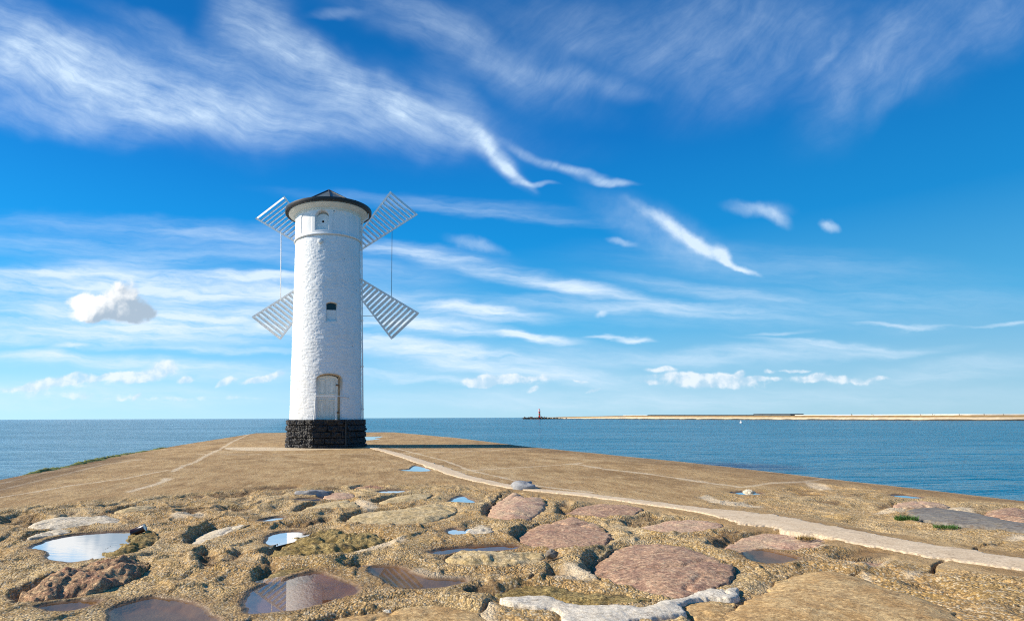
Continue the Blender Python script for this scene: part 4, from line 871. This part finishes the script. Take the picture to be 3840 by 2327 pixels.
# railing before the door
def rz(px, py): return float(dep(px, py, 28.35)[2])
nrm, rt = face_frame(3)
zt = rz(1200, 1300+655/3.554)
def rp(x, r, z): q = nrm*r+rt*x; return Vector((q.x, q.y, z))
b = MB()
x1, x2 = -.60, .385
b.tube([rp(x1-.05, 1.86, PT), rp(x1, 1.88, zt)], .030, 10); b.tube([rp(x2, 1.88, PT), rp(x2, 1.88, zt)], .030, 10)
for x, o in ((x1-.05, 1.86), (x2, 1.88)): b.tube([rp(x, o, PT-.005), rp(x, o, PT+.04)], .055, 12)
b.tube([rp(x1, 1.88, zt), rp(-.1, 1.90, zt+.0), rp(x2, 1.88, zt)], .024, 10)
b.tube([rp(x2, 1.88, zt), rp(.7, 1.86, zt-.02), rp(1.02, 1.60, zt-.05), rp(1.05, 1.40, zt-.06)], .016, 10)
b.build('railing', M_WHITEPAINT, mill, True)
# lightning conductor down the right side
b = MB(); b.tube([tp(78, 2.18, RIMZ-.1), tp(78, 2.16, RIMZ-.45), tp(75, 1.94, RIMZ-.62), tp(74, 1.86, RIMZ-.9), tp(74, 1.86, ZR), tp(74, 1.89, 6), tp(74, 1.94, PT)], .038, 10)
for z in (PT+.5, 4.0, 6.4, 8.6, 10.2, 11.2):
    r = float(rad(np.array(z))); b.tube([tp(74, r-.03, z), tp(74, r+.14, z)], .018, 8); b.box(tp(74, r+.10, z), (.11, .11, .06))
b.build('conductor_pipe', M_WHITEPAINT, mill, True)
b = MB(); b.tube([tp(26.5, 2.14, .02), tp(26.5, 2.12, PT-.08)], .04, 10); b.build('conduit', M_DARKMETAL, mill, True)

# sails: four lattice fans behind the tower
HUB = Vector((-2.73, 33.2, 10.26))-Vector((TX, TY, 0)); SCL = 33.2/33.7
ax = Vector((math.sin(R_(4.5)), math.cos(R_(4.5)), 0))      # shaft axis points away from the camera, the fans turned a little towards the sun
SX = Vector((ax.y, -ax.x, 0)); SX = SX if SX.x > 0 else -SX
def build_sail(ang, skew):
    ca, sa = math.cos(ang), math.sin(ang)
    rad_ = SX*ca+Vector((0, 0, 1))*sa; tan = -SX*sa+Vector((0, 0, 1))*ca
    b = MB(); hw = lambda r: .03+.186*r
    R1 = 5.52*SCL; al = R_(29); N = 19
    pt = lambda r, sgn: HUB+(rad_*r+tan*sgn*hw(r))*(1+sgn*skew)
    for sgn in (-1, 1): b.bar(pt(.25, sgn), pt(R1+.06, sgn), .10, .075, ax)
    for k in range(N):
        r = .75+(R1-.75)*k/(N-1); p0, p1 = pt(r, -1), pt(r, 1); t = (p1-p0).normalized(); ro = t.cross(ax); ro = ro if ro.dot(rad_) > 0 else -ro
        nrm = -ax*math.cos(al)+ro*math.sin(al); wd = t.cross(nrm)
        b.box((p0+p1)/2, ((p1-p0).length-.09, .165, .022), Matrix((t, wd, nrm)).transposed())
    b.build('sail', M_SAIL, mill)
for deg, skew in ((42.6, -.015), (137.4, .032), (222.6, -.032), (317.4, .015)): build_sail(R_(deg), skew)
b = MB(); b.tube([HUB-ax*1.6, HUB+ax*.25], .16, 16); b.tube([HUB-ax*.12, HUB+ax*.12], .34, 20); b.build('sail_shaft', M_SAIL, mill, True)
def wp(px, py): return Vector(dep(px, py, 33.2))-Vector((TX, TY, 0))
for (p0, p1, r) in (((900+523/3.393, 660+715/3.393), (900+520/3.422, 1040+280/3.422), .028), ((900+1935/3.393, 660+695/3.393), (900+1944/3.422, 1040+300/3.422), .014), ((900+1400/3.422, 1040+494/3.422), (900+1715/3.422, 1040+493/3.422), .012)):
    MB().tube([wp(*p0), wp(*p1)], r, 8).build('tie_rod', M_SAIL if r > .02 else M_DARKMETAL, mill, True)

# ------------------------------------------------------------------ small things in the foreground
def can():
    c = gnd(*cpx(1, 1330, 560), .0); root = empty('tin_can', (c[0], c[1], .035)); root.rotation_euler = (R_(4), R_(68), R_(8))
    b = MB(); r = .047; b.lathe([(.0, -.09), (r-.004, -.09), (r, -.086), (r, -.078), (r-.003, -.074), (r-.002, .0), (r-.003, .072), (r, .076), (r, .083)], 36); b.build('body', M_CAN, root, True)
    b = MB(); b.lathe([(r, .083), (r+.002, .087), (r, .091), (r-.006, .091), (r-.008, .084), (.0, .084)], 36); b.build('lid', M_TIN, root, True)
    tag(root, 'dark brown tin can lying at the end of the large pale puddle', 'can')
can()
def lump(name, label, cat, p, size, mat, seed):
    g = np.random.default_rng(seed); nt, nr = 28, 16; V = []
    for i in range(nr):
        ph = math.pi*i/(nr-1)
        for k in range(nt):
            t = 2*math.pi*k/nt; d = np.array([math.sin(ph)*math.cos(t), math.sin(ph)*math.sin(t), math.cos(ph)])
            V.append(d*(1+.5*float(fbm(np.array([d[0]*1.6+seed]), np.array([d[1]*1.6+d[2]*1.3]), 3, seed)[0]))*np.array(size))
    o = mesh_np(name, V, grid_quads(nr, nt, True), mat); o.location = p; tag(o, label, cat); return o
q = gnd(*cpx(3, 690, 790), .02); lump('stone', 'small dark loose stone left of the largest pink boulder', 'stone', (q[0], q[1], .05), (.065, .05, .045), M_GREY, 4)
q = og(1802, 1186.5, -.05); lump('stone', 'white stone lying in the blue puddle', 'stone', (q[0], q[1], -.03), (.10, .09, .06), M_PALEROCK, 9)
q = gnd(*cpx(3, 430, 120), .02); lump('stone', 'grey blue stone lying on the pale path', 'stone', (q[0], q[1], .02), (.27, .22, .13), mat_plain('grey_blue_stone', (.30, .30, .30), .8, .25, 12, .6, 30), 12)
q = gnd(*cpx(2, 690, 190), .0); lump('stone', 'long grey stone lip behind the little whitish puddle', 'stone', (q[0], q[1], .0), (.36, .12, .09), mat_plain('grey_lip_stone', (.27, .26, .25), .8, .25, 12, .6, 30), 21)
q = gnd(*cpx(2, 1420, 1312), .03); lump('stone', 'white pebble on the tan rock at the bottom edge', 'pebble', (q[0], q[1], .03), (.025, .02, .012), M_WHITE_MORTAR, 30)
def tuft(label, p, n, rad_, h, mat, seed, name='grass_tuft', cat='grass tuft'):
    g = random.Random(seed); V, T = [], []
    for i in range(n):
        a = g.uniform(0, 6.283); r = rad_*math.sqrt(g.random()); bx, by = r*math.cos(a), r*.55*math.sin(a); hh = h*g.uniform(.5, 1.2); la = g.uniform(0, 6.283); ln = hh*g.uniform(.3, 1.0); w = g.uniform(.003, .006)
        dx, dy = math.cos(la), math.sin(la); k = len(V)
        for t in (0, .5, 1):
            X, Y, Z = bx+dx*ln*t*t, by+dy*ln*t*t, hh*t*(1-.25*t); ww = w*(1-t*.9)
            V += [(X-dy*ww, Y+dx*ww, Z), (X+dy*ww, Y-dx*ww, Z)]
        T += [(k, k+1, k+3, k+2), (k+2, k+3, k+5, k+4)]
    o = mesh_np(name, V, T, mat); o.location = p; tag(o, label, cat)
h0 = .0
q = gnd(*cpx(4, 1335, 425)); tuft('bright green grass tuft at the left tip of the grey slab', (q[0], q[1], -.01), 420, .15, .075, M_LEAF, 1)
q = gnd(*cpx(4, 1720, 500)); tuft('lower thin green grass tuft along the grey slab edge', (q[0], q[1], -.01), 260, .16, .05, M_LEAF, 2)
q = gnd(*cpx(4, 360, 600)); tuft('dry brown grass tuft above the dark hollow puddle', (q[0], q[1], -.02), 160, .12, .05, M_DRY, 3)
# algae along the left edge of the mole
def algae():
    n, c = 420, 14; yy = np.linspace(14.5, 34, n)
    Y = np.repeat(yy[:, None], c, 1); ex = np.interp(Y, LY, LX); t = np.linspace(0, 1, c)[None]
    x = ex+.35-.62*t; x, y, tt, e = x.ravel(), Y.ravel(), np.repeat(t, n, 0).ravel(), ex.ravel()
    h, _ = ground_height(np.maximum(x, e), y, False)
    z = h-.9*np.clip(e-x, 0, 1)
    wid = np.clip(np.sin(y*.9)*.25+.85+1.1*fbm(y*.5, y*0, 4, 4), 0, 1)*sst(14.3, 17, y)*sst(34, 28, y)
    z = z+.035*wid*(1+1.5*fbm(x*12, y*12, 3, 2))-.06+.085*wid*sst(.1, .5, tt+.4*fbm(x*3, y*3, 3, 6))
    o = mesh_np('algae', np.stack([x, y, z], -1), grid_quads(n, c), M_ALGAE); tag(o, 'green algae along the left water edge of the mole', 'algae', None, 'stuff')
algae()

# ------------------------------------------------------------------ far breakwater
M_APRON = mat_plain('breakwater_apron', (.58, .46, .30), .85, .22, .5)
M_BANK = mat_plain('dry_bank', (.33, .20, .065), .9, .35, .35)
M_PARA = mat_plain('parapet_concrete', (.74, .68, .58), .8, .08, .5)
M_TOE = mat_plain('weedy_rock_toe', (.06, .05, .03), .9, .5, .6)
M_SHED = mat_plain('grey_shed_sheet', (.075, .095, .11), .6, .12, .3)
M_TETRA = mat_plain('dark_concrete', (.10, .07, .045), .9, .4, .6)
M_REDP = mat_plain('red_paint', (.75, .05, .03), .5, .1, 1)
M_GREENP = mat_plain('green_paint', (.01, .16, .06), .5, .1, 1)
M_WHITEB = mat_plain('white_building_paint', (.76, .73, .68), .7, .06, .5)
CL = np.array([(ray(x*K, 1008*K)[0]*y, y) for x, y in [(1266, 880), (1331, 850), (1406, 800), (1500, 690), (1610, 575), (1735, 480), (2000, 375), (2310, 292), (2464, 282), (2800, 258), (3400, 225)]])
TOP = np.array([1.2, 2.3, 3.2, 3.9, 3.2, 2.8, 2.35, 2.15, 2.1, 2.2, 2.4])
def resamp(p, v, n=300):
    s = np.concatenate([[0], np.cumsum(np.hypot(*np.diff(p, axis=0).T))]); q = np.linspace(0, s[-1], n)
    for _ in range(1): pass
    P = np.stack([np.interp(q, s, p[:, 0]), np.interp(q, s, p[:, 1])], 1); V = np.interp(q, s, v)
    k = np.ones(15)/15; pad = lambda a: np.concatenate([[a[0]]*7, a, [a[-1]]*7])
    return np.stack([np.convolve(pad(P[:, 0]), k, 'valid'), np.convolve(pad(P[:, 1]), k, 'valid')], 1), np.convolve(pad(V), k, 'valid')
BP, BT = resamp(CL, TOP); tg = np.gradient(BP, axis=0); tg /= np.linalg.norm(tg, axis=1, keepdims=True)
NB_ = np.stack([tg[:, 1], -tg[:, 0]], 1); NB_ *= np.sign(-(NB_*BP).sum(1))[:, None]     # towards the camera side
bw = empty('breakwater', (BP[100][0], BP[100][1], -1)); tag(bw, 'long low sandy breakwater with a white parapet across the water', 'breakwater')
def strip(name, prof, mat, i0=0, i1=None, wob=.0, parent=bw):
    """prof: (offset away from the water in m, fraction of the height, extra height)"""
    P, T_, N_ = BP[i0:i1], BT[i0:i1], NB_[i0:i1]; rows = []
    for j, (o, f, ex) in enumerate(prof):
        w = wob*fbm(np.arange(len(P))*.23+j*3, np.full(len(P), j*1.7), 4, 5+j)
        z = -1.0+(T_+1.0)*f+ex+w
        rows.append(np.stack([P[:, 0]-N_[:, 0]*(o+w*3), P[:, 1]-N_[:, 1]*(o+w*3), z], 1))
    V = np.stack(rows, 0).reshape(-1, 3)-np.array([bw.location.x, bw.location.y, -1])
    return mesh_np(name, V, grid_quads(len(prof), len(P)), mat, parent, False)
strip('rock_toe', [(-1.6, 0, -.5), (-1.0, .06, 0), (.3, .17, .0), (2.0, .12, -.3)], M_TOE, wob=.5)
strip('concrete_apron', [(.2, 0, -.4), (.6, .13, 0), (1.2, .30, 0), (2.6, .50, 0), (5.5, .54, 0)], M_APRON, wob=.12)
strip('earth_bank', [(4.0, .40, 0), (6.0, .66, 0), (9.0, .80, 0), (14, .84, 0), (22, .84, 0), (40, 0, -1)], M_BANK, 6, None, .22)
def bpt(px):
    """index on the breakwater line nearest to a bearing"""
    u = ray(px*K, 1005*K)[0]; return int(np.argmin(np.abs(BP[:, 0]/BP[:, 1]-u)))
strip('parapet_wall', [(15, .70, 0), (15.02, 1.0, 0), (15.9, 1.0, .02), (15.92, .3, 0)], M_PARA, bpt(1868))
def along(name, label, cat, xa, xb, ytop, off, mat, depth=6, z0=.5, group=None, roofm=None):
    ia, ib = bpt(xa), bpt(xb); a, b2 = BP[ia]-NB_[ia]*off, BP[ib]-NB_[ib]*off
    top = [float(dep(x*K, ytop*K, p[1])[2]) for x, p in ((xa, a), (xb, b2))]
    root = empty(name, ((a[0]+b2[0])/2, (a[1]+b2[1])/2, z0)); L0 = np.array([root.location.x, root.location.y, z0])
    d = (b2-a)/np.linalg.norm(b2-a); nn = np.array([-d[1], d[0]]); nn = nn*np.sign(nn@a)
    m = MB(); n = max(2, int(np.linalg.norm(b2-a)/9))
    for i in range(n):
        t0, t1 = i/n, (i+1)/n; p, q = a+(b2-a)*t0, a+(b2-a)*(t1-.004); h = top[0]+(top[1]-top[0])*(t0+t1)/2
        k = len(m.v)
        for z in (z0, h-.25):
            for w in (p, q, q+nn*depth, p+nn*depth): m.v.append((w[0]-L0[0], w[1]-L0[1], z-z0))
        m.f += [tuple(k+j for j in f) for f in ((3, 2, 1, 0), (4, 5, 6, 7), (0, 1, 5, 4), (1, 2, 6, 5), (2, 3, 7, 6), (3, 0, 4, 7))]
    m.build('wall', mat, root)
    m = MB(); k = 0
    for i, (p, h) in enumerate(((a, top[0]), (b2, top[1]))):
        for w, z in ((p-nn*.4, h-.25), (p-nn*.4, h), (p+nn*(depth+.4), h), (p+nn*(depth+.4), h-.25)): m.v.append((w[0]-L0[0], w[1]-L0[1], z-z0))
    m.f += [(0, 1, 5, 4), (1, 2, 6, 5), (2, 3, 7, 6), (3, 0, 4, 7), (3, 2, 1, 0), (4, 5, 6, 7)]
    m.build('roof', roofm or mat, root); tag(root, label, cat, group)
along('long_shed', 'long low dark grey shed on the breakwater', 'shed', 1534, 1782, 997.3, 12, M_SHED, 10)
along('tall_shed', 'shorter taller blue grey shed at the right end of the long one', 'shed', 1781, 1865, 995.0, 12, M_SHED, 10)
along('white_building', 'low white building at the left end of the grey shed', 'building', 1478, 1533, 998.4, 11, M_WHITEB, 9)
along('hut', 'tiny dark hut in front of the white building', 'hut', 1478, 1494, 1001.6, 4, M_SHED, 3, .2)
# lighthouse on the far tip
def lighthouse():
    D = 845.0; p = dep(2023.7, 1566, D); m_px = D/F; root = empty('lighthouse', (p[0], p[1], .2)); h = 12.2
    MB().lathe([(2.6, -1.2), (2.6, .6), (1.9, .8), (.0, .8)], 24).build('base', M_REDP, root, True)
    z1, z2 = 4.4, 6.6
    MB().lathe([(1.35, .8), (1.22, z1)], 28).build('tower', M_REDP, root, True)
    MB().lathe([(1.22, z1), (1.15, z2)], 28).build('green_band', M_GREENP, root, True)
    b = MB(); b.lathe([(1.15, z2), (1.08, 9.0), (1.9, 9.3), (1.9, 9.55), (.0, 9.55)], 28); b.build('upper_tower', M_REDP, root, True)
    b = MB()
    for k in range(10):
        a = k*.6283; b.tube([(1.85*math.cos(a), 1.85*math.sin(a), 9.55), (1.85*math.cos(a), 1.85*math.sin(a), 10.7)], .06, 6)
    b.lathe([(1.80, 10.65), (1.90, 10.65), (1.90, 10.8), (1.80, 10.8)], 28); b.build('gallery_railing', M_WHITEB, root)
    g = MB().lathe([(.85, 9.55), (.85, 11.9), (0, 11.9)], 20).build('lantern', M_WHITEB, root, True)
    MB().lathe([(1.2, 11.9), (1.2, 12.15), (.5, 12.9), (.1, 13.4), (0, 13.4)], 20).build('lantern_roof', M_REDP, root, True)
    tag(root, 'red harbour light tower with a green band on the breakwater tip', 'lighthouse')
lighthouse()
def tetra_mesh():
    b = MB(); 
    for d in ((0, 0, 1), (.943, 0, -.333), (-.471, .816, -.333), (-.471, -.816, -.333)):
        d = Vector(d); b.tube([d*-.1, d*.5, d*1.25], [.55, .48, .34], 8)
    return b
tm = tetra_mesh(); first = None
for i in range(58):
    x = 1964+(2128-1964)*(i+random.uniform(-.4, .4))/58; D = random.uniform(828, 846); p = dep(x, 1570, D)
    if first is None: o = first = tm.build('tetrapod', M_TETRA)
    else: o = first.copy(); COL.objects.link(o)
    tall = (1.5 if x < 2045 else 1.1)*random.uniform(.8, 1.2)
    o.location = (p[0], p[1], -.9+random.uniform(.3, 1.9 if x < 2050 else 1.0)); o.scale = (tall,)*3
    o.rotation_euler = (random.uniform(0, 6), random.uniform(0, 6), random.uniform(0, 6))
    tag(o, 'dark concrete tetrapod piled around the breakwater tip', 'tetrapod', 'tetrapods at the breakwater tip')
# small posts along the parapet
ph = MB(); ph.tube([(0, 0, 0), (0, 0, 1.3)], [.28, .22], 10); ph.tube([(0, 0, 1.3), (0, 0, 1.75)], [.34, .30], 10); fp = None
for i, px in enumerate((1996, 2042, 2155, 2184, 2260, 2384, 2440)):
    j = bpt(px); p = BP[j]-NB_[j]*14.2
    if fp is None: o = fp = ph.build('post', M_TETRA)
    else: o = fp.copy(); COL.objects.link(o)
    o.location = (p[0], p[1], -1+(BT[j]+1)*.84); o.scale = (random.uniform(.35, .6),)*3
    tag(o, 'small dark post in front of the white breakwater parapet', 'post', 'posts along the breakwater')
p = gnd(1900+1970/2.24, 1480+235/2.24, -1.0)
b = MB(); b.lathe([(0, -.3), (.42, -.3), (.5, 0), (.42, .35), (.15, .5), (.12, 1.0), (0, 1.05)], 18); o = b.build('buoy', M_WHITEB, None, True); o.location = (p[0], p[1], -1); tag(o, 'tiny white float on the blue water before the sheds', 'buoy')

# ------------------------------------------------------------------ render settings
scene.render.engine = 'CYCLES'
scene.view_settings.view_transform = 'Standard'; scene.view_settings.look = 'None'; scene.view_settings.gamma = 1.0
scene.view_settings.exposure = 0.4
scene.cycles.max_bounces = 5; scene.cycles.diffuse_bounces = 2; scene.cycles.glossy_bounces = 3; scene.cycles.transparent_max_bounces = 6
scene.cycles.use_denoising = False; scene.cycles.filter_width = 1.15
scene.render.resolution_x, scene.render.resolution_y = 1024, 620
